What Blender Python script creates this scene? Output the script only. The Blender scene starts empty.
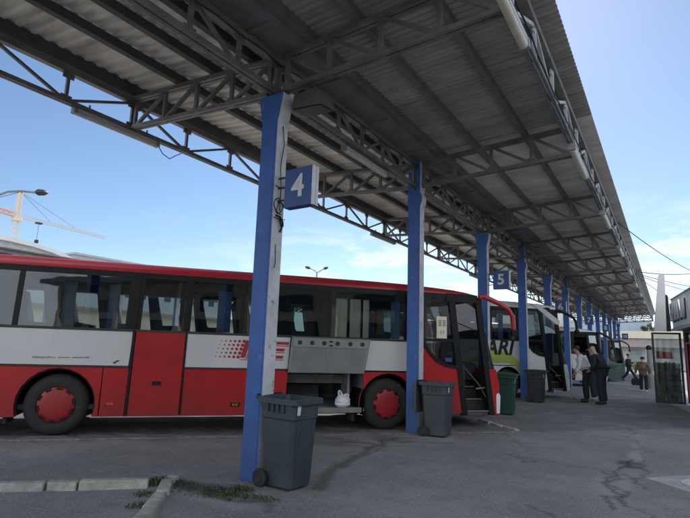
import bpy, bmesh, math, random
import numpy as np
from mathutils import Vector, Matrix
random.seed(7)
R = math.radians
S = bpy.context.scene
C = S.collection

# ------------------------------------------------------------------ materials
_mats = {}

def mat(name, col, rough=.55, metal=0., var=.12, vscale=2.5, dirt=0., dirtcol=(.05, .045, .04), bump=0., bscale=60., stretch=(1, 1, 1), spec=.5, coat=0., chips=0., chipcol=(.3, .3, .3), chipscale=9., zdirt=None):
    if name in _mats:
        return _mats[name]
    m = bpy.data.materials.new(name)
    m.use_nodes = True
    nt = m.node_tree
    N, L = nt.nodes, nt.links
    b = N['Principled BSDF']
    b.inputs['Roughness'].default_value = rough
    b.inputs['Metallic'].default_value = metal
    b.inputs['Specular IOR Level'].default_value = spec
    b.inputs['Coat Weight'].default_value = coat
    b.inputs['Coat Roughness'].default_value = .08
    tc = N.new('ShaderNodeTexCoord')
    mp = N.new('ShaderNodeMapping')
    mp.inputs['Scale'].default_value = stretch
    L.new(tc.outputs['Object'], mp.inputs['Vector'])
    n1 = N.new('ShaderNodeTexNoise')
    n1.inputs['Scale'].default_value = vscale
    n1.inputs['Detail'].default_value = 6
    n1.inputs['Roughness'].default_value = .6
    L.new(mp.outputs[0], n1.inputs['Vector'])
    mr = N.new('ShaderNodeMapRange')
    mr.inputs['From Min'].default_value = .3
    mr.inputs['From Max'].default_value = .7
    mr.inputs['To Min'].default_value = 1 - var
    mr.inputs['To Max'].default_value = 1 + var
    L.new(n1.outputs['Fac'], mr.inputs['Value'])
    mx = N.new('ShaderNodeMix')
    mx.data_type = 'RGBA'
    mx.blend_type = 'MULTIPLY'
    mx.inputs['Factor'].default_value = 1
    mx.inputs[6].default_value = (*col, 1)
    L.new(mr.outputs[0], mx.inputs[7])
    out = mx.outputs[2]

    def layer(scale, lo, hi, colr, amt, prev):
        n = N.new('ShaderNodeTexNoise')
        n.inputs['Scale'].default_value = scale
        n.inputs['Detail'].default_value = 8
        n.inputs['Roughness'].default_value = .68
        L.new(mp.outputs[0], n.inputs['Vector'])
        r = N.new('ShaderNodeMapRange')
        r.inputs['From Min'].default_value = lo
        r.inputs['From Max'].default_value = hi
        r.inputs['To Max'].default_value = amt
        L.new(n.outputs['Fac'], r.inputs['Value'])
        x = N.new('ShaderNodeMix')
        x.data_type = 'RGBA'
        L.new(r.outputs[0], x.inputs['Factor'])
        L.new(prev, x.inputs[6])
        x.inputs[7].default_value = (*colr, 1)
        return x.outputs[2]
    if dirt:
        out = layer(vscale * 1.7, .45, .75, dirtcol, dirt, out)
    if chips:
        out = layer(chipscale, .61, .64, chipcol, chips, out)
    if zdirt:
        z0, z1, zc, za = zdirt
        sp_ = N.new('ShaderNodeSeparateXYZ')
        L.new(tc.outputs['Object'], sp_.inputs[0])
        zr_ = N.new('ShaderNodeMapRange')
        zr_.inputs['From Min'].default_value = z1
        zr_.inputs['From Max'].default_value = z0
        zr_.inputs['To Max'].default_value = za
        L.new(sp_.outputs['Z'], zr_.inputs['Value'])
        zn = N.new('ShaderNodeTexNoise')
        zn.inputs['Scale'].default_value = 5
        zn.inputs['Detail'].default_value = 8
        zn.inputs['Roughness'].default_value = .7
        zm_ = N.new('ShaderNodeMapping')
        zm_.inputs['Scale'].default_value = (2.5, 2.5, .8)
        L.new(tc.outputs['Object'], zm_.inputs['Vector'])
        L.new(zm_.outputs[0], zn.inputs['Vector'])
        z2 = N.new('ShaderNodeMapRange')
        z2.inputs['From Min'].default_value = .3
        z2.inputs['From Max'].default_value = .65
        L.new(zn.outputs['Fac'], z2.inputs['Value'])
        zz_ = N.new('ShaderNodeMath')
        zz_.operation = 'MULTIPLY'
        L.new(zr_.outputs[0], zz_.inputs[0])
        L.new(z2.outputs[0], zz_.inputs[1])
        zx = N.new('ShaderNodeMix')
        zx.data_type = 'RGBA'
        L.new(zz_.outputs[0], zx.inputs['Factor'])
        L.new(out, zx.inputs[6])
        zx.inputs[7].default_value = (*zc, 1)
        out = zx.outputs[2]
    L.new(out, b.inputs['Base Color'])
    if bump:
        n2 = N.new('ShaderNodeTexNoise')
        n2.inputs['Scale'].default_value = bscale
        n2.inputs['Detail'].default_value = 4
        L.new(mp.outputs[0], n2.inputs['Vector'])
        bp = N.new('ShaderNodeBump')
        bp.inputs['Strength'].default_value = bump
        bp.inputs['Distance'].default_value = .01
        L.new(n2.outputs['Fac'], bp.inputs['Height'])
        L.new(bp.outputs[0], b.inputs['Normal'])
    _mats[name] = m
    return m

def glass(name, tint=(.35, .4, .42), refl=1.0, ior=1.5, dust=.0, wave=0.0):
    if name in _mats:
        return _mats[name]
    m = bpy.data.materials.new(name)
    m.use_nodes = True
    nt = m.node_tree
    N, L = nt.nodes, nt.links
    N.remove(N['Principled BSDF'])
    o = N['Material Output']
    t = N.new('ShaderNodeBsdfTransparent')
    t.inputs[0].default_value = (*tint, 1)
    g = N.new('ShaderNodeBsdfGlossy')
    g.inputs['Roughness'].default_value = .015
    g.inputs['Color'].default_value = (.9, .95, 1, 1)
    fr = N.new('ShaderNodeFresnel')
    fr.inputs['IOR'].default_value = ior
    ml = N.new('ShaderNodeMath')
    ml.operation = 'MULTIPLY'
    ml.inputs[1].default_value = refl
    ml.use_clamp = True
    L.new(fr.outputs[0], ml.inputs[0])
    mx = N.new('ShaderNodeMixShader')
    L.new(ml.outputs[0], mx.inputs[0])
    L.new(t.outputs[0], mx.inputs[1])
    L.new(g.outputs[0], mx.inputs[2])
    res = mx.outputs[0]
    if wave:
        tc = N.new('ShaderNodeTexCoord')
        n = N.new('ShaderNodeTexNoise')
        n.inputs['Scale'].default_value = 1.3
        L.new(tc.outputs['Object'], n.inputs['Vector'])
        bp = N.new('ShaderNodeBump')
        bp.inputs['Strength'].default_value = wave
        bp.inputs['Distance'].default_value = .02
        L.new(n.outputs['Fac'], bp.inputs['Height'])
        L.new(bp.outputs[0], g.inputs['Normal'])
    if dust:
        tc = N.new('ShaderNodeTexCoord')
        n = N.new('ShaderNodeTexNoise')
        n.inputs['Scale'].default_value = 3
        n.inputs['Detail'].default_value = 7
        L.new(tc.outputs['Object'], n.inputs['Vector'])
        r = N.new('ShaderNodeMapRange')
        r.inputs['From Min'].default_value = .35
        r.inputs['From Max'].default_value = .75
        r.inputs['To Max'].default_value = dust
        L.new(n.outputs['Fac'], r.inputs['Value'])
        d = N.new('ShaderNodeBsdfDiffuse')
        d.inputs[0].default_value = (.4, .38, .34, 1)
        m2 = N.new('ShaderNodeMixShader')
        L.new(r.outputs[0], m2.inputs[0])
        L.new(res, m2.inputs[1])
        L.new(d.outputs[0], m2.inputs[2])
        res = m2.outputs[0]
    L.new(res, o.inputs['Surface'])
    _mats[name] = m
    return m

# ------------------------------------------------------------------ mesh builder
class MB:
    def __init__(s):
        s.v, s.f, s.m = [], [], []

    def add(s, vs, fs, mi=0):
        n = len(s.v)
        s.v += [tuple(p) for p in vs]
        s.f += [tuple(i + n for i in f) for f in fs]
        s.m += [mi] * len(fs)
        return s

    def box(s, x0, x1, y0, y1, z0, z1, mi=0):
        return s.add([(x0, y0, z0), (x1, y0, z0), (x1, y1, z0), (x0, y1, z0), (x0, y0, z1), (x1, y0, z1), (x1, y1, z1), (x0, y1, z1)],
                     [(0, 3, 2, 1), (4, 5, 6, 7), (0, 1, 5, 4), (1, 2, 6, 5), (2, 3, 7, 6), (3, 0, 4, 7)], mi)

    def bar(s, p, q, w, h, mi=0, up=(0, 0, 1)):
        p, q = Vector(p), Vector(q)
        d = (q - p).normalized()
        u = Vector(up)
        if abs(d.dot(u)) > .98:
            u = Vector((0, 1, 0))
        a = d.cross(u).normalized() * w / 2
        b = a.cross(d).normalized() * h / 2
        vs = []
        for c in (p, q):
            vs += [c - a - b, c + a - b, c + a + b, c - a + b]
        return s.add(vs, [(0, 3, 2, 1), (4, 5, 6, 7), (0, 1, 5, 4), (1, 2, 6, 5), (2, 3, 7, 6), (3, 0, 4, 7)], mi)

    def tube(s, pts, r, n=8, mi=0):
        pts = [Vector(p) for p in pts]
        rs = r if isinstance(r, (list, tuple)) else [r] * len(pts)
        vs, fs = [], []
        ref = None
        for i, p in enumerate(pts):
            d = ((pts[i + 1] if i + 1 < len(pts) else p) - (pts[i - 1] if i else p)).normalized()
            if ref is None:
                ref = Vector((0, 0, 1)) if abs(d.z) < .9 else Vector((0, 1, 0))
            a = d.cross(ref).normalized()
            b = a.cross(d).normalized()
            ref = b
            for k in range(n):
                t = 2 * math.pi * k / n
                vs.append(p + (a * math.cos(t) + b * math.sin(t)) * rs[i])
        for i in range(len(pts) - 1):
            for k in range(n):
                fs.append((i * n + k, i * n + (k + 1) % n, (i + 1) * n + (k + 1) % n, (i + 1) * n + k))
        fs.append(tuple(range(n)))
        fs.append(tuple((len(pts) - 1) * n + k for k in range(n)))
        return s.add(vs, fs, mi)

    def prism(s, poly, t0, t1, axis='y', mi=0, cap=None):
        f = {'y': lambda u, v, t: (u, t, v), 'x': lambda u, v, t: (t, u, v), 'z': lambda u, v, t: (u, v, t)}[axis]
        n = len(poly)
        vs = [f(u, v, t0) for u, v in poly] + [f(u, v, t1) for u, v in poly]
        s.add(vs, [tuple(range(n)), tuple(range(n, 2 * n))], mi if cap is None else cap)
        k = len(s.v) - 2 * n
        for i in range(n):
            j = (i + 1) % n
            s.f.append((k + i, k + j, k + n + j, k + n + i))
            s.m.append(mi)
        return s

    def lathe(s, prof, c=(0, 0, 0), axis='z', n=24, mi=0, arc=None):
        vs, fs = [], []
        for r, h in prof:
            for k in range(n):
                t = 2 * math.pi * k / n
                a, b = r * math.cos(t), r * math.sin(t)
                p = {'z': (a, b, h), 'y': (a, h, b), 'x': (h, a, b)}[axis]
                vs.append((p[0] + c[0], p[1] + c[1], p[2] + c[2]))
        for i in range(len(prof) - 1):
            for k in range(n):
                fs.append((i * n + k, i * n + (k + 1) % n, (i + 1) * n + (k + 1) % n, (i + 1) * n + k))
        fs.append(tuple(range(n)))
        fs.append(tuple((len(prof) - 1) * n + k for k in range(n)))
        return s.add(vs, fs, mi)

    def ell(s, c, rx, ry, rz, n=12, m=8, mi=0):
        vs, fs = [], []
        for i in range(1, m):
            t = math.pi * i / m
            for k in range(n):
                a = 2 * math.pi * k / n
                vs.append((c[0] + rx * math.sin(t) * math.cos(a), c[1] + ry * math.sin(t) * math.sin(a), c[2] + rz * math.cos(t)))
        top = len(vs)
        vs += [(c[0], c[1], c[2] + rz), (c[0], c[1], c[2] - rz)]
        for i in range(m - 2):
            for k in range(n):
                fs.append((i * n + k, i * n + (k + 1) % n, (i + 1) * n + (k + 1) % n, (i + 1) * n + k))
        for k in range(n):
            fs.append((top, k, (k + 1) % n))
            fs.append((top + 1, (m - 2) * n + k, (m - 2) * n + (k + 1) % n))
        return s.add(vs, fs, mi)

    def xf(s, fn):
        s.v = [tuple(fn(Vector(p))) for p in s.v]
        return s

    def mesh(s, name, mats, smooth=True, angle=35):
        me = bpy.data.meshes.new(name)
        me.from_pydata(s.v, [], s.f)
        for m in (mats if isinstance(mats, (list, tuple)) else [mats]):
            me.materials.append(m)
        me.polygons.foreach_set('material_index', s.m)
        bm = bmesh.new()
        bm.from_mesh(me)
        bmesh.ops.recalc_face_normals(bm, faces=bm.faces)
        bm.to_mesh(me)
        bm.free()
        if smooth:
            me.polygons.foreach_set('use_smooth', [True] * len(me.polygons))
            me.set_sharp_from_angle(angle=R(angle))
        me.update()
        return me

    def build(s, name, mats, parent=None, loc=None, off=None, bevel=0, smooth=True, rot=None):
        """off: the vertices are given in the world frame of that origin and are moved to be local to it"""
        if off is not None:
            s.v = [(a - off[0], b - off[1], c - off[2]) for a, b, c in s.v]
        return put(name, s.mesh(name, mats, smooth), parent, loc, bevel, rot)

def put(name, me, parent=None, loc=None, bevel=0, rot=None):
    o = bpy.data.objects.new(name, me)
    C.objects.link(o)
    if loc:
        o.location = loc
    if rot:
        o.rotation_euler = rot
    if parent:
        o.parent = parent
    if bevel:
        b = o.modifiers.new('bevel', 'BEVEL')
        b.width = bevel
        b.segments = 2
        b.limit_method = 'ANGLE'
        b.angle_limit = R(40)
    return o

def tag(o, label=None, cat=None, group=None, kind=None):
    if label: o['label'] = label
    if cat: o['category'] = cat
    if group: o['group'] = group
    if kind: o['kind'] = kind
    return o

def thing(name, label, cat, loc=(0, 0, 0), rz=0, group=None):
    o = bpy.data.objects.new(name, None)
    C.objects.link(o)
    o.empty_display_size = .2
    o.location = loc
    o.rotation_euler = (0, 0, rz)
    return tag(o, label, cat, group)

def copy_tree(o, parent=None):
    c = o.copy()
    C.objects.link(c)
    c.parent = parent
    for ch in [x for x in o.children]:
        copy_tree(ch, c)
    return c

def text_mesh(name, txt, size, m, depth=.004, offset=0., shear=0., align='CENTER'):
    cu = bpy.data.curves.new(name, 'FONT')
    cu.body = txt
    cu.size = size
    cu.extrude = depth
    cu.offset = offset
    cu.shear = shear
    cu.align_x = align
    cu.align_y = 'CENTER'
    ob = bpy.data.objects.new(name + '_tmp', cu)
    C.objects.link(ob)
    dg = bpy.context.evaluated_depsgraph_get()
    me = bpy.data.meshes.new_from_object(ob.evaluated_get(dg))
    bpy.data.objects.remove(ob)
    me.materials.clear()
    me.materials.append(m)
    return me

ORD = 'first second third fourth fifth sixth seventh eighth ninth tenth eleventh twelfth thirteenth fourteenth fifteenth'.split()

# ------------------------------------------------------------------ camera (fitted to the photograph)
cam = bpy.data.objects.new('camera', bpy.data.cameras.new('camera'))
C.objects.link(cam)
yaw, pitch, roll, FPX = .5655, .1708, .0325, 508.77
cy_, sy_, cp_, sp_ = math.cos(yaw), math.sin(yaw), math.cos(pitch), math.sin(pitch)
fw = Vector((-sy_ * cp_, cy_ * cp_, sp_))
rt = Vector((cy_, sy_, 0))
up = rt.cross(fw)
r2 = rt * math.cos(roll) + up * math.sin(roll)
u2 = up * math.cos(roll) - rt * math.sin(roll)
M = Matrix(((r2.x, u2.x, -fw.x, 0), (r2.y, u2.y, -fw.y, 0), (r2.z, u2.z, -fw.z, 1.6), (0, 0, 0, 1)))
cam.matrix_world = M
cam.data.sensor_width = 36
cam.data.lens = 36 * FPX / 690
cam.data.clip_end = 6000
S.camera = cam

# ------------------------------------------------------------------ world and sun
SUN_AZ, SUN_EL = R(-10.5), R(37)     # azimuth from +Y towards +X
w = bpy.data.worlds.new('World')
S.world = w
w.use_nodes = True
N, L = w.node_tree.nodes, w.node_tree.links
bg = N['Background']
sky = N.new('ShaderNodeTexSky')
sky.sky_type = 'NISHITA'
sky.sun_disc = False
sky.sun_elevation = SUN_EL
sky.sun_rotation = SUN_AZ
sky.air_density = .95
sky.dust_density = .15
sky.ozone_density = 3.0
tc = N.new('ShaderNodeTexCoord')
sx = N.new('ShaderNodeSeparateXYZ')
L.new(tc.outputs['Generated'], sx.inputs[0])
mp = N.new('ShaderNodeMapping')
mp.inputs['Scale'].default_value = (1, 1, 3.6)
mp.inputs['Location'].default_value = (.3, .12, .0)
L.new(tc.outputs['Generated'], mp.inputs['Vector'])
cn = N.new('ShaderNodeTexNoise')
cn.inputs['Scale'].default_value = 6.5
cn.inputs['Detail'].default_value = 9
cn.inputs['Roughness'].default_value = .62
cn.inputs['Distortion'].default_value = .4
L.new(mp.outputs[0], cn.inputs['Vector'])

def mrange(sock, a, b, c, d, smooth=True):
    n = N.new('ShaderNodeMapRange')
    if smooth:
        n.interpolation_type = 'SMOOTHSTEP'
    for k, v in zip(('From Min', 'From Max', 'To Min', 'To Max'), (a, b, c, d)):
        n.inputs[k].default_value = v
    L.new(sock, n.inputs['Value'])
    return n.outputs[0]

def math_(op, a, b):
    n = N.new('ShaderNodeMath')
    n.operation = op
    for i, x in enumerate((a, b)):
        if isinstance(x, (int, float)):
            n.inputs[i].default_value = x
        else:
            L.new(x, n.inputs[i])
    n.use_clamp = True
    return n.outputs[0]
cl = mrange(cn.outputs['Fac'], .48, .60, 0, 1)
elev = mrange(sx.outputs['Z'], .10, .30, 1, 0)
azm = mrange(sx.outputs['X'], -.86, -.35, .0, 1)       # clear to the left, cloudy ahead and to the right
cl = math_('MULTIPLY', math_('MULTIPLY', cl, elev), azm)
low = math_('MULTIPLY', mrange(sx.outputs['Z'], .0, .17, .62, 0), mrange(sx.outputs['X'], -.85, -.1, .25, 1))
cl = math_('MAXIMUM', cl, low)
# unseen bright cloud behind and right of the camera, added as fill light
vd = N.new('ShaderNodeVectorMath')
vd.operation = 'DOT_PRODUCT'
L.new(tc.outputs['Generated'], vd.inputs[0])
vd.inputs[1].default_value = (.55, -.83, .1)
bank = math_('MULTIPLY', mrange(vd.outputs['Value'], -.05, .45, 0, 1), mrange(cn.outputs['Fac'], .34, .52, .25, 1))
mx = N.new('ShaderNodeMix')
mx.data_type = 'RGBA'
L.new(cl, mx.inputs['Factor'])
L.new(sky.outputs[0], mx.inputs[6])
mx.inputs[7].default_value = (7.4, 7.8, 8.3, 1)
mb_ = N.new('ShaderNodeMix')
mb_.data_type = 'RGBA'
L.new(bank, mb_.inputs['Factor'])
L.new(mx.outputs[2], mb_.inputs[6])
mb_.inputs[7].default_value = (12.6, 13.1, 13.8, 1)
L.new(mb_.outputs[2], bg.inputs['Color'])
bg.inputs['Strength'].default_value = .145

sd = Vector((math.sin(SUN_AZ) * math.cos(SUN_EL), math.cos(SUN_AZ) * math.cos(SUN_EL), math.sin(SUN_EL)))
sl = bpy.data.lights.new('sun', 'SUN')
sl.energy = 5.0
sl.angle = R(.53)
sl.color = (1, .94, .85)
so = bpy.data.objects.new('sun', sl)
C.objects.link(so)
so.rotation_euler = sd.to_track_quat('Z', 'Y').to_euler()
so.location = sd * 50

S.view_settings.view_transform = 'Standard'
S.view_settings.look = 'None'
S.view_settings.exposure = 0
S.render.engine = 'CYCLES'
S.cycles.max_bounces = 10
S.cycles.transparent_max_bounces = 16
S.cycles.sample_clamp_indirect = 6
S.cycles.use_denoising = True

# ------------------------------------------------------------------ shared numbers
XC, Y1, SP = -4.285, 4.79, 4.568            # column line, first column, spacing
ANG = .7023                                  # bus heading, clockwise from +Y
D = Vector((math.sin(ANG), math.cos(ANG), 0))
NV = Vector((math.cos(ANG), -math.sin(ANG), 0))
B0 = Vector((-8.6315, 4.828, 0))            # right rear wheel of the first coach
BRZ = math.pi / 2 - ANG

def bw(s, t, z=0):                           # coach frame to world: s along, t away from the platform
    return B0 + D * s - NV * t + Vector((0, 0, z))

# ------------------------------------------------------------------ ground
def lines(fine0, fine1, step, mids, far):
    a = list(np.arange(fine0, fine1, step))
    for m1, st in mids:
        a += list(np.arange(a[-1] + st, m1, st))
    x, st = a[-1], 1.0
    while x < far:
        st *= 1.5
        x += st
        a.append(x)
    x, st = a[0], .2
    b = []
    while x > -far:
        st *= 1.5
        x -= st
        b.append(x)
    return np.array(sorted(b) + a)
gx = lines(-7.6, 1.6, .04, [], 2500)
gy = lines(2.0, 15.5, .04, [(45, .16)], 2500)
GX, GY = np.meshgrid(gx, gy)
nx, ny = len(gx), len(gy)
P2 = np.stack([GX, GY], -1)
crack = np.zeros_like(GX)
light = np.zeros_like(GX)
stain = np.zeros_like(GX)
rng = np.random.default_rng(3)

def segdist(a, b):
    a, b = np.array(a), np.array(b)
    d = b - a
    t = np.clip(((P2 - a) @ d) / (d @ d + 1e-9), 0, 1)
    return np.linalg.norm(P2 - (a + t[..., None] * d), axis=-1)

def jag(pts, amp=.07, it=3):
    pts = [np.array(p, float) for p in pts]
    for _ in range(it):
        out = [pts[0]]
        for a, b in zip(pts[:-1], pts[1:]):
            l = np.linalg.norm(b - a)
            out += [(a + b) / 2 + rng.normal(0, amp * l, 2), b]
        pts = out
    return pts

def crack_line(pts, width=.03, amt=1., amp=.12):
    global crack, light
    width *= .5
    amt *= .62
    js = jag(pts, amp)
    for a, b in zip(js[:-1], js[1:]):
        lo, hi = np.minimum(a, b) - .3, np.maximum(a, b) + .3
        ix = np.where((gx > lo[0]) & (gx < hi[0]))[0]
        iy = np.where((gy > lo[1]) & (gy < hi[1]))[0]
        if not len(ix) or not len(iy):
            continue
        sl_ = (slice(iy[0], iy[-1] + 1), slice(ix[0], ix[-1] + 1))
        p = P2[sl_]
        d = b - a
        t = np.clip(((p - a) @ d) / (d @ d + 1e-9), 0, 1)
        dist = np.linalg.norm(p - (a + t[..., None] * d), axis=-1)
        ww = width * rng.uniform(.6, 1.5)
        crack[sl_] = np.maximum(crack[sl_], amt * np.clip(1.6 - dist / ww, 0, 1))
        light[sl_] = np.maximum(light[sl_], .25 * amt * np.clip(1 - dist / (ww * 4), 0, 1))
for pts, wd, am, *rest in [
    ([(-3.0, 11.1), (-2.55, 9.9), (-2.2, 9.5)], .035, .8),
    ([(-2.6, 9.9), (-2.3, 9.75), (-2.05, 10.0)], .03, .7),
    ([(-2.25, 8.7), (-1.95, 8.15), (-1.74, 8.3), (-2.0, 8.5), (-2.25, 8.7)], .04, .8),
    ([(-1.95, 8.6), (-1.3, 8.4), (-.9, 8.35), (-.35, 8.1), (.3, 7.9)], .03, .8),
    ([(-.9, 13.6), (-.72, 12.6), (-.62, 11.4), (-.5, 10.2), (-.6, 9.2)], .05, .5),
    ([(-.6, 9.6), (-.7, 8.8), (-.82, 7.9), (-.66, 7.2), (-.5, 6.6)], .05, .9),
    ([(-.9, 8.3), (-.62, 8.0), (-.8, 7.6), (-.52, 7.3), (-.75, 6.9), (-.6, 6.4)], .04, .9),
    ([(-.5, 9.0), (-.38, 8.5), (-.55, 8.1), (-.35, 7.6)], .04, .8),
    ([(-1.4, 5.95), (-1.1, 5.75), (-.85, 5.6), (-.6, 5.45), (-.3, 5.5)], .035, .9),
    ([(-.45, 6.6), (-.25, 6.3), (-.4, 6.0), (-.2, 5.7)], .03, .7),
    ([(-3.5, 5.1), (-3.95, 6.45), (-4.25, 7.6)], .13, .75, .035),
    ([(-4.25, 7.5), (-4.15, 7.9), (-4.4, 8.3), (-4.3, 8.7)], .08, .9),
    ([(-4.3, 7.0), (-4.0, 7.4), (-3.9, 8.1)], .04, .7),
    ([(-4.2, 7.9), (-4.6, 7.9), (-4.9, 7.6)], .07, .8),
    ([(-4.0, 8.3), (-3.6, 8.7), (-3.3, 8.9)], .07, .7),
    ([(-5.0, 4.28), (-4.7, 4.32), (-4.4, 4.35), (-4.1, 4.5)], .16, .9),
    ([(-5.2, 4.3), (-4.7, 4.35), (-4.2, 4.6)], .06, .7),
    ([(-4.35, 4.3), (-3.95, 4.15), (-3.7, 4.35), (-3.4, 4.1)], .05, .6),
    ([(-3.1, 3.9), (-2.5, 4.4), (-1.9, 4.3)], .025, .45),
    ([(-3.6, 9.3), (-3.2, 9.6), (-2.9, 10.6)], .03, .7)]:
    crack_line(pts, wd, am, *rest)
for cx, cy, rx, ry, a in [(-.55, 10.0, .14, .55, .42), (-.62, 11.2, .1, .4, .3), (.0, 13.5, .25, .2, .3), (-.3, 15, .3, .3, .25), (-1.1, 14, .5, .3, .2), (-4.1, 9.3, .9, .35, .22), (-4.0, 4.1, .5, .2, .25), (-.7, 7.6, .25, .6, .25), (-2.6, 5.2, 1.2, .6, .10), (-1.9, 15.2, .22, .12, .4), (-1.5, 18.2, .3, .14, .4), (-.9, 16.6, .2, .1, .35), (-1.2, 21, .4, .2, .35), (-.75, 12.4, .2, .1, .35), (-2.6, 34.5, .7, .5, .6), (-1.9, 37.0, .6, .4, .6), (-2.9, 29.5, .4, .3, .4)]:  # pale patches; the farthest ones paint sunlight onto the asphalt
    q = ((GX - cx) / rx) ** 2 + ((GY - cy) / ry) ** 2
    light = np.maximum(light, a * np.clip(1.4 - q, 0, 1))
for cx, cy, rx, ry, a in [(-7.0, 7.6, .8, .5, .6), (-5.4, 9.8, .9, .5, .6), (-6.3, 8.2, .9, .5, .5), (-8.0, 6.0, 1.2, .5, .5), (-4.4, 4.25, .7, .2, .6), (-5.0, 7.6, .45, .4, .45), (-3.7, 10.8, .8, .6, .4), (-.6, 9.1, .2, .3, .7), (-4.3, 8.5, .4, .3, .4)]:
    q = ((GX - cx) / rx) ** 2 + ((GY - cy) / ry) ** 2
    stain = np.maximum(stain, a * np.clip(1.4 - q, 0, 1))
# bay asphalt beyond the painted line is oilier than the platform
side = (GX - B0.x) * NV.x + (GY - B0.y) * NV.y
stain = np.maximum(stain, np.where((side < .5) & (side > -6), .25, 0))
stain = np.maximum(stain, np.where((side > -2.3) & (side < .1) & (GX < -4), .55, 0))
light = np.maximum(light, np.where((side < -5.5) & (GX < -9), .85, 0))      # lot beyond the bays made pale to bounce sunlight under the canopy
light = np.maximum(light, np.where(GX > 3.3, .8, 0))  # ground right of the platform made pale too, for bounced light
ZG = -.010 * crack
me = bpy.data.meshes.new('ground')
nv = nx * ny
me.vertices.add(nv)
me.vertices.foreach_set('co', np.stack([GX, GY, ZG], -1).astype(np.float32).ravel())
idx = np.arange(nv).reshape(ny, nx)
qd = np.stack([idx[:-1, :-1], idx[:-1, 1:], idx[1:, 1:], idx[1:, :-1]], -1).reshape(-1, 4)
me.loops.add(qd.size)
me.loops.foreach_set('vertex_index', qd.ravel().astype(np.int32))
me.polygons.add(len(qd))
me.polygons.foreach_set('loop_start', np.arange(0, qd.size, 4, dtype=np.int32))
me.polygons.foreach_set('use_smooth', [True] * len(qd))
me.update(calc_edges=True)
at = me.color_attributes.new('wear_and_light', 'FLOAT_COLOR', 'POINT')
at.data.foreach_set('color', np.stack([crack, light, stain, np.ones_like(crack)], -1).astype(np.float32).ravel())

gm = bpy.data.materials.new('asphalt')
gm.use_nodes = True
nt = gm.node_tree
N, L = nt.nodes, nt.links
b = N['Principled BSDF']
b.inputs['Roughness'].default_value = .85
b.inputs['Specular IOR Level'].default_value = .35
tcg = N.new('ShaderNodeTexCoord')

def noise(scale, det=5, rough=.6, vec=None):
    n = N.new('ShaderNodeTexNoise')
    n.inputs['Scale'].default_value = scale
    n.inputs['Detail'].default_value = det
    n.inputs['Roughness'].default_value = rough
    L.new(vec or tcg.outputs['Object'], n.inputs['Vector'])
    return n.outputs['Fac']

def mixc(fac, a, bcol, mode='MIX'):
    n = N.new('ShaderNodeMix')
    n.data_type = 'RGBA'
    n.blend_type = mode
    if isinstance(fac, (int, float)):
        n.inputs['Factor'].default_value = fac
    else:
        L.new(fac, n.inputs['Factor'])
    for k, v in ((6, a), (7, bcol)):
        if isinstance(v, tuple):
            n.inputs[k].default_value = (*v, 1)
        else:
            L.new(v, n.inputs[k])
    return n.outputs[2]
c = mixc(mrange(noise(.55, 6, .65), .35, .68, 0, 1), (.175, .178, .185), (.25, .25, .252))
c = mixc(mrange(noise(3.1, 8, .7), .48, .72, 0, .6), c, (.12, .123, .13))
c = mixc(mrange(noise(9, 8, .75), .55, .75, 0, .5), c, (.24, .235, .225))
sp = N.new('ShaderNodeTexVoronoi')
sp.inputs['Scale'].default_value = 70
L.new(tcg.outputs['Object'], sp.inputs['Vector'])
c = mixc(mrange(sp.outputs['Distance'], .12, .3, .45, 0), c, (.30, .295, .28))
mpg = N.new('ShaderNodeMapping')
mpg.inputs['Scale'].default_value = (2.6, .22, 1)
mpg.inputs['Rotation'].default_value = (0, 0, R(6))
L.new(tcg.outputs['Object'], mpg.inputs['Vector'])
c = mixc(mrange(noise(1.6, 6, .6, mpg.outputs[0]), .5, .75, 0, .2), c, (.29, .29, .285))
c = mixc(mrange(noise(38, 5, .8), .5, .68, 0, .6), c, (.08, .082, .086))
c = mixc(mrange(noise(52, 4, .8), .58, .7, 0, .7), c, (.40, .39, .375))
for scl, thr, colr, rad in ((26, .86, (.46, .45, .43), .30), (26.7, .80, (.055, .057, .06), .34), (11, .93, (.42, .41, .39), .20), (55, .75, (.42, .41, .40), .36), (56, .72, (.07, .072, .075), .38)):
    vo = N.new('ShaderNodeTexVoronoi')
    vo.inputs['Scale'].default_value = scl
    L.new(tcg.outputs['Object'], vo.inputs['Vector'])
    sv = N.new('ShaderNodeSeparateColor')
    L.new(vo.outputs['Color'], sv.inputs[0])
    pick = mrange(sv.outputs[0], thr, thr + .03, 0, .75)
    c = mixc(math_('MULTIPLY', pick, mrange(vo.outputs['Distance'], rad, rad * .5, 0, 1)), c, colr)
att = N.new('ShaderNodeAttribute')
att.attribute_name = 'wear_and_light'
sr = N.new('ShaderNodeSeparateColor')
L.new(att.outputs['Color'], sr.inputs[0])
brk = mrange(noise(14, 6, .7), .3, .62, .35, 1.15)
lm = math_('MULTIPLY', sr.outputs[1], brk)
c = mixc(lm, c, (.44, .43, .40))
stn = math_('MULTIPLY', sr.outputs[2], mrange(noise(2.3, 8, .7), .32, .6, .2, 1.2))
c = mixc(stn, c, (.022, .022, .024))
ck = math_('MULTIPLY', sr.outputs[0], mrange(noise(20, 4), .3, .5, .3, 1.2))
c = mixc(ck, c, (.018, .017, .016))
L.new(c, b.inputs['Base Color'])
bpn = N.new('ShaderNodeBump')
bpn.inputs['Strength'].default_value = .6
bpn.inputs['Distance'].default_value = .012
L.new(noise(110, 3), bpn.inputs['Height'])
L.new(bpn.outputs[0], b.inputs['Normal'])
me.materials.append(gm)
ground = put('ground', me)
tag(ground, 'cracked grey asphalt of the bus station platform and bays', None, None, 'structure')

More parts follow.
